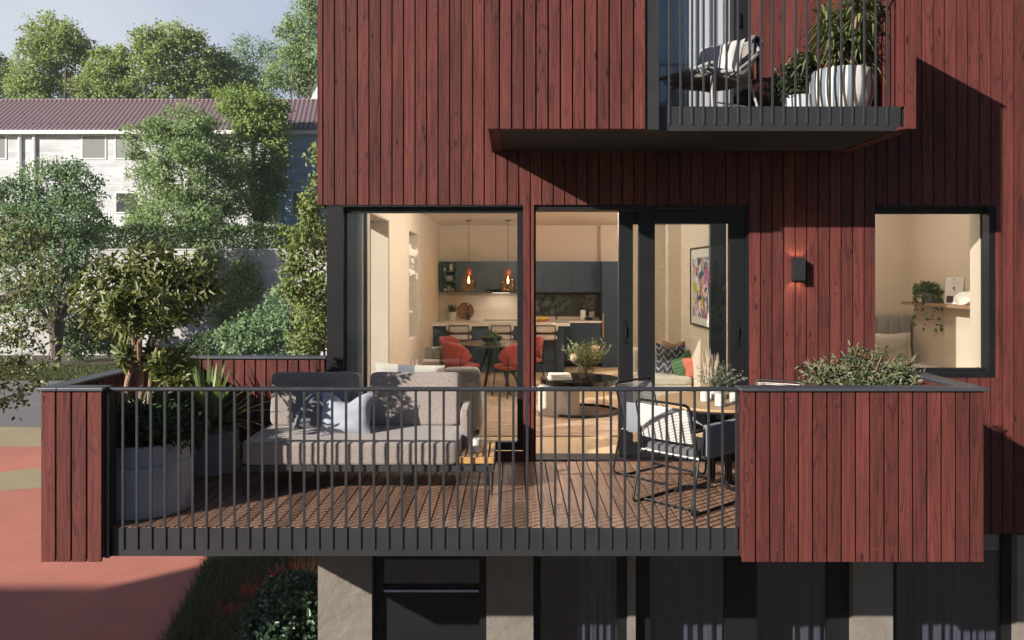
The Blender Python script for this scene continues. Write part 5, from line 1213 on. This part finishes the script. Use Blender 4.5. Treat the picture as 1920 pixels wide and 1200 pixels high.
sheet_poly('terrace', [(-300, 49.9), (300, 49.9), (300, 500), (-300, 500)], 3.2, gmat('terrace_turf', (.06, .085, .03)))
mb = MB(); mb.box(-70, 60, 49.6, 49.95, ZG-.5, 3.25); mb.box(-70, 60, 49.55, 49.99, 3.251, 3.33)
def concm():
    m, nt, out = new_mat('cast_concrete_wall'); g = G(nt); a = g.noise(g.coord('Object', (1, 1, .5)), .35, 5, .62); b = g.noise(g.coord('Object', (1, 1, .15)), 1.6, 4)
    c = g.ramp(a, [(.3, (.46, .45, .445)), (.7, (.62, .61, .60))]); c = g.mix(g.range(b, .5, .8, 0, .5), c, (.36, .35, .34)); g.link(g.bsdf(c, .9), out.inputs[0]); return m
tag(mb.build('retaining_wall', concm(), None, smooth=0), 'tall grey concrete retaining wall below the hedge', 'wall')
# grass
def grass(name, pts, h, w, mat, seed, lean=.5):
    rg = np.random.default_rng(seed); n = len(pts); a = np.stack([rg.normal(size=n)*lean, rg.normal(size=n)*lean, np.ones(n)], 1); L = h*rg.uniform(.5, 1.3, n)
    V, q, k = blade_geo(pts, a, L, np.full(n, w), L*rg.uniform(0, .5, n), 2); return struct(mesh_np(name, V, q, np.repeat(rg.random(n), k), mat), 'stuff')
M_GRASS = LEAF('grass_blade', (.06, .08, .022), (.17, .19, .07), .6, .3)
n = 16000; rg = np.random.default_rng(1); pts = np.stack([rg.uniform(-26, -14, n), rg.uniform(37.8, 43.5, n), np.full(n, ZG)], 1); grass('grass', pts, .22, .03, M_GRASS, 2)
sheet_poly('lawn', [(-90, 37.8), (20, 37.8), (20, 43.6), (-90, 43.6)], ZG+.004, gmat('lawn_turf', (.075, .095, .03)))
n = 15000; yy = rg.uniform(9.6, 16, n); xx = np.array([edge(y) for y in yy])+np.abs(rg.uniform(-.03, 1, n))*2.6; pts = np.stack([xx, yy, np.full(n, ZG)], 1); M_GRD = LEAF('dark_grass_blade', (.045, .06, .022), (.13, .15, .06), .6, .25); grass('garden_grass', pts, .26, .014, M_GRD, 3, .6)
sheet_poly('garden_bed', [(edge(4), 4)]+[(edge(y), y) for y in (9, 12, 15, 18)]+[(-1.4, 18), (-1.4, 4)], ZG-.003, gmat('dark_bed_soil', (.05, .05, .03)))
# garden plants next to the stucco wall
def at(px, py): s = (py-VY)/(EYE-ZG); d = F/s; return Vector(((px-VX)/s, d, ZG))
M_IVY = LEAF('ivy_leaf', (.022, .05, .025), (.06, .115, .05), .35, .15)
def glob(px, py, rx, ry, rz, d): 
    p = P(px, py, d); return (p.x, p.y, p.z, rx, ry, rz)
o = foliage('garden_shrub', [glob(545, 1165, .42, .5, .42, 9.9), glob(585, 1130, .25, .4, .35, 10.2), glob(500, 1195, .35, .4, .25, 9.6), glob(530, 1120, .28, .3, .26, 10.6), glob(560, 1230, .6, .4, .4, 9.4)], 620, 9, .05, .075, .055, M_IVY, None, 61, .5, geo='leaf', out=.8, up=.6)
tag(o, 'broad leaved dark green shrub growing against the stucco corner under the balcony', 'shrub')
M_REDG = LEAF('red_grass', (.34, .045, .045), (.70, .13, .11), .6, .35)
for i, (px, py, n, L) in enumerate(((433, 1140, 60, .32), (412, 1128, 40, .26), (440, 1182, 45, .3), (467, 1108, 70, .4), (520, 1075, 80, .45), (555, 1062, 80, .45), (500, 1090, 60, .4), (580, 1075, 60, .5))):
    rg = np.random.default_rng(100+i); b = at(px, py+18); az = rg.uniform(0, 2*PI, n); el = rg.uniform(.3, 1.5, n); a = np.stack([np.cos(az)*np.cos(el), np.sin(az)*np.cos(el), np.sin(el)], 1); LL = L*rg.uniform(.6, 1.1, n)
    V, q, k = blade_geo(np.tile(np.array(b), (n, 1))+rg.normal(size=(n, 3))*np.array((.05, .05, 0)), a, LL, np.full(n, .012), LL*.3, 4); o = mesh_np('red_grass_tuft', V, q, np.repeat(rg.random(n), k), M_REDG)
    tag(o, 'tuft of red ornamental grass in the dark garden bed under the balcony', 'grass tuft', 'red grass tufts in the garden bed')
M_REED = LEAF('orange_reed', (.40, .22, .08), (.68, .46, .2), .6, .35); rg = np.random.default_rng(120); n = 70; b = at(588, 1150); a = np.stack([rg.normal(size=n)*.12, rg.normal(size=n)*.12, np.ones(n)], 1); V, q, k = blade_geo(np.tile(np.array(b), (n, 1))+rg.normal(size=(n, 3))*np.array((.14, .14, 0)), a, rg.uniform(.7, 1.5, n), np.full(n, .016), rg.uniform(0, .3, n), 4)
tag(mesh_np('reed_clump', V, q, np.repeat(rg.random(n), k), M_REED), 'clump of tall orange reeds beside the stucco wall', 'reeds')
# ================================================================ houses behind
def boards_mat(name, c, dk, pitch=.22):
    m, nt, out = new_mat(name); g = G(nt); sp = g.n('ShaderNodeSeparateXYZ'); g.link(g.coord('Object'), sp.inputs[0]); z = g.math('DIVIDE', sp.outputs[2], pitch); fr = g.math('FRACT', z); fl = g.math('FLOOR', z)
    cb = g.n('ShaderNodeCombineXYZ'); g.link(g.math('MULTIPLY', sp.outputs[0], .25), cb.inputs[0]); g.link(g.math('MULTIPLY', fl, 7.3), cb.inputs[1]); n = g.noise(cb.outputs[0], 1.5, 3, .6)
    col = g.mix(g.range(n, .35, .7), c, tuple(x*.70 for x in c)); col = g.mix(g.range(fr, .0, .1, .7, 0), col, dk); g.link(g.bsdf(col, .75, 0, g.bump(fr, .4, .02)), out.inputs[0]); return m
M_CLAPW = boards_mat('white_clapboard', (.70, .71, .74), (.27, .28, .30)); M_CLAPB = boards_mat('blue_clapboard', (.44, .57, .86), (.22, .30, .5))
def tiles():
    m, nt, out = new_mat('purple_brown_roof_tiles'); g = G(nt); sp = g.n('ShaderNodeSeparateXYZ'); g.link(g.coord('Object'), sp.inputs[0]); x = g.math('MULTIPLY', sp.outputs[0], 2*PI/.36); y = g.math('DIVIDE', sp.outputs[1], .42); row = g.math('FLOOR', y)
    w = g.math('SINE', g.math('ADD', x, g.math('MULTIPLY', row, 1.2))); fr = g.math('FRACT', y); h = g.math('ADD', g.math('MULTIPLY', w, .5), fr); c = g.ramp(g.range(h, -.5, 1.5), [(0, (.075, .052, .058)), (.5, (.165, .115, .125)), (1, (.27, .20, .215))]); g.link(g.bsdf(c, .45, 0, g.bump(h, .8, .06)), out.inputs[0]); return m
M_TILE = tiles(); M_GREYG = PM('grey_window_pane', (.27, .28, .275), .15, 0, .05, .5); M_DKG = PM('dark_house_window', (.05, .055, .06), .12, 0, .3, 1)
DH = 62.0; sH = F/DH
def hx(px): return (px-960)/sH
def hz(py): return EYE-(py-VY)/sH
def house(label, xa, xb, mat, wins, pil, ridge=True, y=DH):
    t = thing('house', label, 'house', ((xa+xb)/2, y+4, 3.2)); mb = MB(); mb.box(xa, xb, y, y+10, 3.2, hz(246)); mb.build('wall', mat, t, smooth=0)
    ze = hz(244); yr = y+5.2; zr = EYE-(189-VY)*yr/F; th = .18
    mb = MB(); 
    for (ya, za, yb_, zb_) in ((y-.5, ze, yr, zr), (y+10.9, ze, yr, zr)): mb.add([(xa-.0, ya, za), (xb+.0, ya, za), (xb, yb_, zb_), (xa, yb_, zb_), (xa, ya, za-th), (xb, ya, za-th), (xb, yb_, zb_-th), (xa, yb_, zb_-th)], [(0, 1, 2, 3), (7, 6, 5, 4), (4, 5, 1, 0), (5, 6, 2, 1), (6, 7, 3, 2), (7, 4, 0, 3)])
    r = mb.build('roof', M_TILE, t, smooth=0)
    mb = MB(); mb.tube([(xa, yr, zr+.03), (xb, yr, zr+.03)], .14, 8); mb.build('ridge_cap', M_TILE, r)
    mb = MB(); x = xa+.3
    while x < xb: mb.tube([(x, y+.55, ze+.38), (x, y+.35, ze+.62)], .035, 5); x += .62
    mb.build('snow_guard', M_TILE, r)
    mb = MB(); mb.box(xa, xb, y-.56, y-.44, ze-.36, ze-.10); mb.box(xa, xb, y-.44, y, ze-.34, ze-.30); mb.build('fascia_board', M_WHITE, t, smooth=0)
    for p in pil: mb = MB(); mb.tube([(hx(p), y-.12, 3.2), (hx(p), y-.12, hz(250))], .13, 8); mb.build('downpipe', M_WHITE, t)
    for (a, b, c, d, gm) in wins:
        mb = MB(); frame_rect(mb, hx(a), hx(b), hz(d), hz(c), y-.06, y+.02, .1, .1, .1, .1); w = mb.build('window', M_WHITE, t, smooth=0); mb = MB(); mb.box(hx(a)+.1, hx(b)-.1, y-.03, y-.002, hz(d)+.1, hz(c)-.1); mb.build('pane', gm, w, smooth=0)
    return t
house('long white clapboard house with purple brown tiled roof above the wall', hx(-420), hx(508), M_CLAPW, [(153, 200, 253, 299, M_GREYG), (215, 262, 253, 299, M_GREYG), (-35, 13, 253, 299, M_GREYG), (216, 262, 360, 400, M_DKG), (-35, 13, 360, 400, M_DKG)], (39, 66))
house('blue clapboard house with white window frames beside the red building', hx(510), hx(800), M_CLAPB, [(547, 596, 356, 405, M_GREYG), (640, 690, 356, 405, M_GREYG)], (516, 524))
mb = MB(); mb.box(hx(190), hx(252), DH-3, DH-2.9, 3.2, hz(399)); x = hx(190)
while x < hx(252): mb.box(x, x+.12, DH-3.03, DH-3.001, 3.2, hz(398)); x += .2
tag(mb.build('board_fence', M_WHITE, None, smooth=0), 'white vertical board fence in front of the white house', 'fence')
t = thing('house', 'distant white gabled house behind the trees at the red facade edge', 'house', (-18, 84, 3.2)); mb = MB(); p0, p1 = P(580, 190, 80), P(640, 190, 80); zt_ = P(0, 60, 80).z; mb.add([(p0.x, 80, 3.2), (p1.x+4, 80, 3.2), (p1.x+4, 88, 3.2), (p0.x, 88, 3.2), (p0.x, 80, p0.z), (p1.x+4, 80, p0.z), (p1.x+4, 88, p0.z), (p0.x, 88, p0.z), ((p0.x+p1.x+4)/2, 80, zt_), ((p0.x+p1.x+4)/2, 88, zt_)], [(0, 1, 5, 8, 4), (3, 7, 9, 6, 2), (1, 2, 6, 5), (0, 4, 7, 3), (4, 8, 9, 7), (5, 6, 9, 8), (0, 3, 2, 1)]); mb.build('wall', M_WHITE, t, smooth=0)
# ================================================================ trees
L_YEL = LEAF('yellow_green_leaf', (.27, .34, .13), (.57, .65, .32), .65, .42, (.15, .20, .08)); L_MID = LEAF('mid_green_leaf', (.22, .31, .14), (.48, .59, .31), .65, .42, (.12, .18, .085)); L_COOL = LEAF('cool_green_leaf', (.16, .26, .14), (.42, .55, .32), .6, .4, (.08, .14, .08)); L_DEEP = LEAF('deep_green_leaf', (.08, .13, .05), (.21, .30, .12), .55, .32, (.035, .06, .025)); L_YG2 = LEAF('fresh_green_leaf', (.21, .30, .085), (.47, .57, .21), .65, .42, (.10, .15, .04))
M_BARK = PM('grey_brown_bark', (.13, .10, .08), .9, 0, .3, 3, bump=.6, bscale=12)
M_BIRCH = PM('birch_bark', (.55, .52, .47), .8, 0, .35, 9)
def tree(label, d, lobes, base, K, m, cl, L, W, mat, seed, r0=.28, bark=None, tops=None, name='tree', geo='diamond', shell=.45, gap=0., jit=.8, out=.5, group=None, cat='tree', mid=.35):
    lb = [lob(*l[:4], l[4] if len(l) > 4 else 0., d=d) for l in lobes]; b = Vector(base); main_lobes = list(lb)
    rs_ = random.Random(seed+7)
    for l in main_lobes:          # smaller clumps that break the outline
        for _ in range(4):
            v = Vector((rs_.gauss(0, 1), rs_.gauss(0, .8), rs_.gauss(.25, .9))).normalized(); k = rs_.uniform(.22, .42)
            lb.append((l[0]+v.x*l[3]*.95, l[1]+v.y*l[4]*.95, l[2]+v.z*l[5]*.95, l[3]*k*1.25, l[4]*k*1.25, l[5]*k*.8))
    t = thing(name, label, cat, b, group=group)
    foliage('crown', lb, K, m, cl, L, W, mat, t, seed, shell, gap, .75, geo, out, .55, jit)
    mb = MB(); rr = random.Random(seed); tp = [(l[0]+rr.uniform(-.3, .3)*l[3], l[1], l[2]+rr.uniform(-.1, .35)*l[5]) for l in main_lobes]
    limbs(mb, b, tp[:9], r0, mid=mid, rng=rr); mb.build('trunk', bark or M_BARK, t); return t
def bs(px, d, z=3.2): return ((px-VX)*d/F, d, z)
tree('tall rounded tree left of the sky gap behind the white roof', 85, [(100, 95, 55, 62), (65, 130, 45, 55, -1), (135, 125, 45, 55, 1), (95, 60, 42, 35), (125, 75, 35, 35, -1.5), (60, 165, 45, 45), (140, 175, 40, 40)], bs(105, 85), 1225, 13, .28, 0.311, 0.198, L_YEL, 201)
tree('low bushy tree between the two tall rounded trees behind the white roof', 84, [(200, 140, 42, 42), (222, 115, 26, 26), (175, 165, 35, 35), (225, 165, 35, 45)], bs(200, 84), 735, 12, .28, 0.311, 0.198, L_YEL, 202)
tree('broad rounded tree rising highest at the middle of the white roof', 85, [(320, 105, 62, 58), (275, 130, 42, 55, -1), (365, 130, 48, 55, 1), (330, 72, 45, 28), (290, 85, 35, 30, -1), (310, 170, 60, 40), (380, 170, 45, 45), (375, 100, 28, 28)], bs(322, 85), 1575, 13, .28, 0.311, 0.198, L_YEL, 203)
tree('dull green tree right of the broad rounded tree behind the roof', 88, [(420, 145, 38, 40), (445, 160, 40, 50), (400, 180, 40, 40)], bs(425, 88), 665, 12, .3, 0.333, 0.213, L_MID, 204)
tree('sparse blue green tree with open top behind the roof', 92, [(475, 95, 36, 26), (440, 110, 26, 26), (505, 105, 24, 26), (475, 150, 48, 40), (500, 160, 40, 45)], bs(475, 92), 735, 8, .35, 0.266, 0.167, L_COOL, 205, gap=.5, shell=.3)
tree('pale upright tree touching the top left edge of the red facade', 82, [(575, 40, 34, 45), (550, 80, 30, 45), (590, 100, 40, 60), (545, 130, 40, 45), (580, 150, 40, 45), (600, 20, 34, 36)], bs(575, 82), 1225, 11, .3, 0.281, 0.175, L_MID, 206, shell=.4)
tree('bluish tree cut by the left picture border behind the roof', 90, [(0, 140, 30, 35), (-30, 130, 40, 45), (15, 165, 30, 30)], bs(-10, 90), 560, 12, .3, 0.311, 0.198, L_COOL, 207)
tree('yellow tinged tree behind the big garden tree, before the blue house', 59, [(480, 215, 52, 50), (445, 190, 45, 30), (510, 235, 36, 42), (480, 290, 58, 60), (512, 295, 26, 42), (465, 360, 58, 50), (490, 380, 30, 40)], bs(485, 59), 1575, 12, .2, 0.222, 0.144, L_YG2, 208)
tree('big grey green garden tree standing before the white house', 55, [(345, 240, 55, 45), (300, 280, 52, 52, -.8), (385, 280, 55, 55, .8), (345, 330, 75, 60, -1), (290, 370, 45, 45), (415, 360, 50, 55), (345, 400, 80, 45, -1.2), (390, 420, 60, 30), (275, 415, 35, 30), (440, 310, 28, 38)], bs(360, 55), 2625, 13, .2, 0.207, 0.129, L_MID, 209, shell=.5, gap=.15)
tree('dense green tree with dark trunk on the grass verge at the left', 42.7, [(90, 350, 55, 48), (150, 345, 42, 40), (40, 370, 45, 42), (130, 405, 62, 45, -.6), (60, 430, 60, 48), (165, 420, 38, 40), (110, 480, 60, 45), (20, 460, 45, 50), (160, 470, 35, 30), (90, 540, 50, 40), (40, 560, 45, 45)], bs(105, 42.7, ZG), 2275, 12, .15, 0.170, 0.106, L_COOL, 210, r0=.2, gap=.1)
# hedge and shrubs
def hedge(label, x0, x1, y0, y1, z0, z1, n, L, mat, seed):
    rg = np.random.default_rng(seed); f = rg.random(n); p = np.stack([rg.uniform(x0, x1, n), rg.uniform(y0, y1, n), rg.uniform(z0, z1, n)], 1); k = rg.random(n) < .6; p[k, 1] = y0+rg.normal(size=k.sum())*.08; kk = (rg.random(n) < .5) & ~k; p[kk, 2] = z1+rg.normal(size=kk.sum())*.10
    p[:, 2] += .09*np.sin(p[:, 0]*1.9)+.06*np.sin(p[:, 0]*4.3)
    V, q = diamond_geo(p, rg.normal(size=(n, 3))+np.array((0, -.5, .3)), rg.normal(size=(n, 3))*.6+np.array((0, -.7, .6)), L*rg.uniform(.7, 1.3, n), L*.6*rg.uniform(.7, 1.2, n)); o = mesh_np('hedge', V, q, rg.random(n), mat); return tag(o, label, 'hedge')
hedge('clipped dark green hedge along the top of the retaining wall', -30, -8, 50.05, 51.4, 3.1, 4.62, 17000, .2, L_DEEP, 301)
def shrub(label, d, lobes, K, m, cl, L, W, mat, seed, name='shrub', geo='diamond'):
    o = foliage(name, [lob(*l[:4], l[4] if len(l) > 4 else 0., d=d) for l in lobes], K, m, cl, L, W, mat, None, seed, .5, .0, .8, geo, .6, .55); return tag(o, label, 'shrub')
shrub('dark shrub at the foot of the concrete wall behind the verge tree', 46, [(185, 615, 42, 45), (150, 640, 35, 35), (215, 640, 30, 32), (130, 600, 25, 40)], 520, 11, .13, .2, .12, L_DEEP, 311)
shrub('large blue green shrub against the concrete wall near the red building', 44, [(545, 590, 52, 60), (500, 620, 48, 45), (570, 630, 45, 45), (450, 635, 40, 32), (590, 560, 30, 50)], 900, 11, .13, .2, .12, L_COOL, 312)
shrub('small low shrub by the concrete wall behind the potted tree', 46.5, [(400, 645, 40, 24), (355, 655, 30, 16)], 260, 10, .12, .18, .11, L_DEEP, 313)
rg = np.random.default_rng(320); n = 3600; u = rg.normal(size=(n, 2)); cx = np.where(rg.random(n) < .55, 455, 430); cy = np.where(cx == 455, 535, 580); px = cx+u[:, 0]*17; py = cy+u[:, 1]*25; k = rg.random(n) < .22; px[k] = 385+rg.normal(size=k.sum())*14; py[k] = 490+rg.normal(size=k.sum())*14
p = np.array([P(a, b, 49.45) for a, b in zip(px, py)]); p = p[p[:, 2] > ZG]; p[:, 1] += rg.uniform(-.35, .08, len(p)); n = len(p); V, q = diamond_geo(p, rg.normal(size=(n, 3))*np.array((1, .3, 1))+np.array((0, 0, -.5)), np.tile(np.array((0, -1, .3)), (n, 1))+rg.normal(size=(n, 3))*.4, .22*rg.uniform(.6, 1.2, n), .14*rg.uniform(.7, 1.2, n))
tag(mesh_np('climbing_vine', V, q, rg.random(n), L_YG2), 'bright green climbing vine spreading over the concrete wall', 'climbing plant')
# near birch at the left border
L_BIR = LEAF('birch_leaf', (.17, .21, .085), (.44, .49, .23), .45, .3, (.03, .04, .015))
NB = thing('birch_tree', 'thin branched young birch reaching in from the left border before the balcony', 'birch tree', (-7.4, 9.2, ZG)); rg = np.random.default_rng(401); mb = MB(); tr = [Vector((-7.4, 9.2, ZG)), Vector((-7.35, 9.2, -.5)), Vector((-7.4, 9.25, 1.2)), Vector((-7.3, 9.2, 3.2))]; mb.tube(smooth_path(tr, 5), [.07-.0032*i for i in range(16)], 8)
LP_ = []; d0 = 9.2; rr = random.Random(4)
for (xa, ya, xb, yb) in ((-60, 760, 112, 670), (-60, 700, 110, 560), (-60, 640, 100, 500), (-70, 770, 85, 720), (-60, 590, 85, 470),  (-80, 560, 60, 430), (-70, 720, 60, 610), (-60, 480, 45, 400), (-60, 520, 70, 440), (-60, 680, 95, 590), (-60, 730, 100, 640), (-60, 620, 60, 520), (-60, 700, 40, 660), (-50, 560, 95, 530), (-50, 660, 40, 590)):
    dd = d0+rr.uniform(-.5, .5); a = P(xa-120, ya+90, dd); a.x = max(a.x, -7.4); b = P(xb, yb, dd+rr.uniform(-.3, .3)); m_ = a.lerp(b, .55)+Vector((0, 0, .10)); pts_ = smooth_path([a, m_, b], 9); nn = len(pts_); mb.tube(pts_, [.013-.010*i/(nn-1) for i in range(nn)], 5)
    for i in range(4, nn):
        for s in range(2):
            q1 = pts_[i]; e = q1+Vector((rr.uniform(-.12, .22), rr.uniform(-.2, .2), rr.uniform(-.22, .14))); mb.tube([q1, q1.lerp(e, .5)+Vector((0, 0, .015)), e], [.004, .003, .0015], 4)
            for k in range(8): LP_.append(q1.lerp(e, rr.uniform(.25, 1.05))+Vector((rr.uniform(-.04, .04), rr.uniform(-.04, .04), rr.uniform(-.05, .02))))
mb.build('trunk', M_BARK, NB); LPn = np.array(LP_); n = len(LPn); V, q = leaf_geo(LPn, rg.normal(size=(n, 3))*.6+np.array((0, 0, -.7)), rg.normal(size=(n, 3))+np.array((0, -.5, .5)), rg.uniform(.036, .058, n), rg.uniform(.024, .038, n), wide=.36); mesh_np('crown', V, q, np.repeat(rg.random(n), 2), L_BIR, NB)
# birch beside the building
tree('leafy birch growing close beside the left side of the red building', 11.6, [(592, 300, 14, 40), (588, 375, 22, 42), (585, 450, 42, 45, .4), (565, 520, 36, 50), (590, 570, 45, 55, .4), (575, 630, 40, 45), (545, 480, 16, 30), (612, 330, 18, 80, .5), (562, 430, 22, 22)], (-2.45, 11.9, ZG), 420, 8, .06, .066, .045, LEAF('birch_leaf_sunny', (.17, .23, .07), (.38, .45, .17), .5, .4, (.07, .11, .035)), 402, r0=.022, mid=.7, bark=M_BARK, name='birch_tree', geo='leaf', shell=.25, cat='birch tree')
# ================================================================ behind the viewpoint: unseen block shaped to cast the ground shadow, garden shown in panes
N = thing('shadow_block', 'unseen plain dark block across the yard, shaped to cast the ground shadow', 'building', (-38, -10, ZG)); M_NB = PM('grey_render', (.22, .21, .20), .9); mb = MB(); mb.prism([(-28.7, -7), (-36.6, -14), (-29.1, -14), (-21.2, -7)], ZG, 10.4); mb.prism([(-60, -7), (-60, -14), (-36.61, -14), (-28.71, -7)], ZG, 9.25); mb.build('wall', M_NB, N, smooth=0)
hedge('dark garden hedge across the gravel yard opposite the red facade', -14, 26, -7.5, -6, ZG, -.2, 9000, .3, L_DEEP, 330)
for i, (px, py, rr_) in enumerate(((2, -2.5, .7), (5.5, -1.8, .8), (8.5, -2.2, .7))):
    rg = np.random.default_rng(340+i); n = 500; az = rg.uniform(0, 2*PI, n); r_ = rr_*np.sqrt(rg.random(n)); b = np.stack([px+np.cos(az)*r_, py+np.sin(az)*r_, np.full(n, ZG)], 1); 
    hd_ = b+np.stack([rg.normal(size=n)*.05, rg.normal(size=n)*.05, rg.uniform(.5, 1.1, n)], 1); V, q = diamond_geo(hd_, rg.normal(size=(n, 3)), np.tile(np.array((0, 0, 1.)), (n, 1)), np.full(n, .1), np.full(n, .1)); V2, q2, k = blade_geo(b, np.array((0, 0, 1.))+rg.normal(size=(n, 3))*.2, rg.uniform(.4, .9, n), np.full(n, .02), np.full(n, .1), 3)
    o = mesh_np('flower_clump', np.concatenate([V, V2]), np.concatenate([q, q2+len(V)]), np.concatenate([np.ones(len(q)), np.zeros(len(q2))]), LEAF('white_umbel', (.05, .08, .03), (.75, .75, .72), .7, .2) if i == 0 else bpy.data.materials['white_umbel'])
    tag(o, ('clump of white flowers in the gravel opposite the entrance window', 'clump of white flowers in the gravel opposite the timber parapet', 'clump of white flowers in the gravel opposite the corner window')[i], 'flowers')

for i, (x, y, sd) in enumerate(((7.5, -24, 501), (17, -30, 502), (-3.5, -33, 503))):
    lb = [(x, y, .8, 2.4, 2.4, 2.0), (x-1.4, y+.4, -.2, 1.7, 1.7, 1.4), (x+1.5, y-.3, 0, 1.8, 1.7, 1.5), (x+.2, y, 2.4, 1.5, 1.5, 1.2)]
    t = thing('tree', ('round garden tree opposite the sliding door, beyond the gravel yard', 'round garden tree opposite the bedroom window, beyond the gravel yard', 'round garden tree opposite the left window, beyond the gravel yard')[i], 'tree', (x, y, ZG)); foliage('crown', lb, 420, 10, .25, .3, .19, L_MID, t, sd); mb = MB(); limbs(mb, (x, y, ZG), [l[:3] for l in lb], .18); mb.build('trunk', M_BARK, t)
# ================================================================ light and camera
sc = bpy.context.scene
SD = Vector((1.45, 1.28, -.79)).normalized()
W = bpy.data.worlds.new('World'); sc.world = W; W.use_nodes = True; nt = W.node_tree; nt.nodes.clear(); g = G(nt)
sky = g.n('ShaderNodeTexSky', sky_type='NISHITA'); sky.sun_disc = False; sky.sun_elevation = math.asin(-SD.z); sky.sun_rotation = math.atan2(-SD.x, -SD.y)
sky.air_density = 1.2; sky.dust_density = 1.5; sky.ozone_density = 1.5
bg = g.n('ShaderNodeBackground'); bg.inputs[1].default_value = SKY; g.link(g.mix(1.0, sky.outputs[0], (.78, .92, 1.22), 'MULTIPLY'), bg.inputs[0]); o = g.n('ShaderNodeOutputWorld')
# thin high haze in the part of the sky opposite the sun
tc = g.n('ShaderNodeTexCoord'); sp = g.n('ShaderNodeSeparateXYZ'); g.link(tc.outputs['Generated'], sp.inputs[0])
cl = g.noise(tc.outputs['Generated'], 2.2, 4, .55, .4); hz_ = g.math('MULTIPLY', g.range(sp.outputs[1], .15, .6), g.range(sp.outputs[2], .75, .2))
fac = g.math('MULTIPLY', hz_, g.range(cl, .3, .7, .62, .95), True); bg2 = g.n('ShaderNodeBackground'); 
g.link(g.mix(g.range(sp.outputs[0], -.45, -.1), (.66, .69, .76), (.38, .46, .60)), bg2.inputs[0]); bg2.inputs[1].default_value = HAZE
mx = g.n('ShaderNodeMixShader'); g.link(fac, mx.inputs[0]); g.link(bg.outputs[0], mx.inputs[1]); g.link(bg2.outputs[0], mx.inputs[2]); g.link(mx.outputs[0], o.inputs[0])
if AIR:
    hm, hnt, hout = new_mat('haze_air'); pv = hnt.nodes.new('ShaderNodeVolumePrincipled'); pv.inputs['Density'].default_value = AIR; pv.inputs['Color'].default_value = (.93, .96, 1, 1); pv.inputs['Anisotropy'].default_value = 0.0; hnt.links.new(pv.outputs[0], hout.inputs['Volume'])
    mb = MB(); mb.box(-160, 80, -62, 125, ZG-1.2, 34); struct(mb.build('haze', hm, None, smooth=0), 'stuff')
l = bpy.data.lights.new('sun', 'SUN'); l.energy = SUN; l.angle = math.radians(.5); l.color = (1, .925, .83); s = bpy.data.objects.new('sun', l); C.objects.link(s); s.location = (-20, -20, 20); s.rotation_euler = SD.to_track_quat('-Z', 'Y').to_euler()
cd = bpy.data.cameras.new('camera'); cam = bpy.data.objects.new('camera', cd); C.objects.link(cam); cam.location = (0, 0, EYE); cam.rotation_euler = (PI/2, 0, 0)
cd.sensor_width = 36; cd.lens = F/1920*36; cd.shift_x = 0; cd.shift_y = -(600-VY)/1920; cd.clip_end = 1500; cd.clip_start = .1; sc.camera = cam
sc.view_settings.view_transform = 'Standard'; sc.view_settings.look = 'None'; sc.view_settings.exposure = EXPO; sc.view_settings.gamma = 1
sc.render.engine = 'CYCLES'; cy = sc.cycles; cy.use_denoising = True; cy.max_bounces = 10; cy.diffuse_bounces = 4; cy.glossy_bounces = 3; cy.transmission_bounces = 6; cy.transparent_max_bounces = 24; cy.sample_clamp_indirect = 6; cy.caustics_reflective = False; cy.caustics_refractive = False
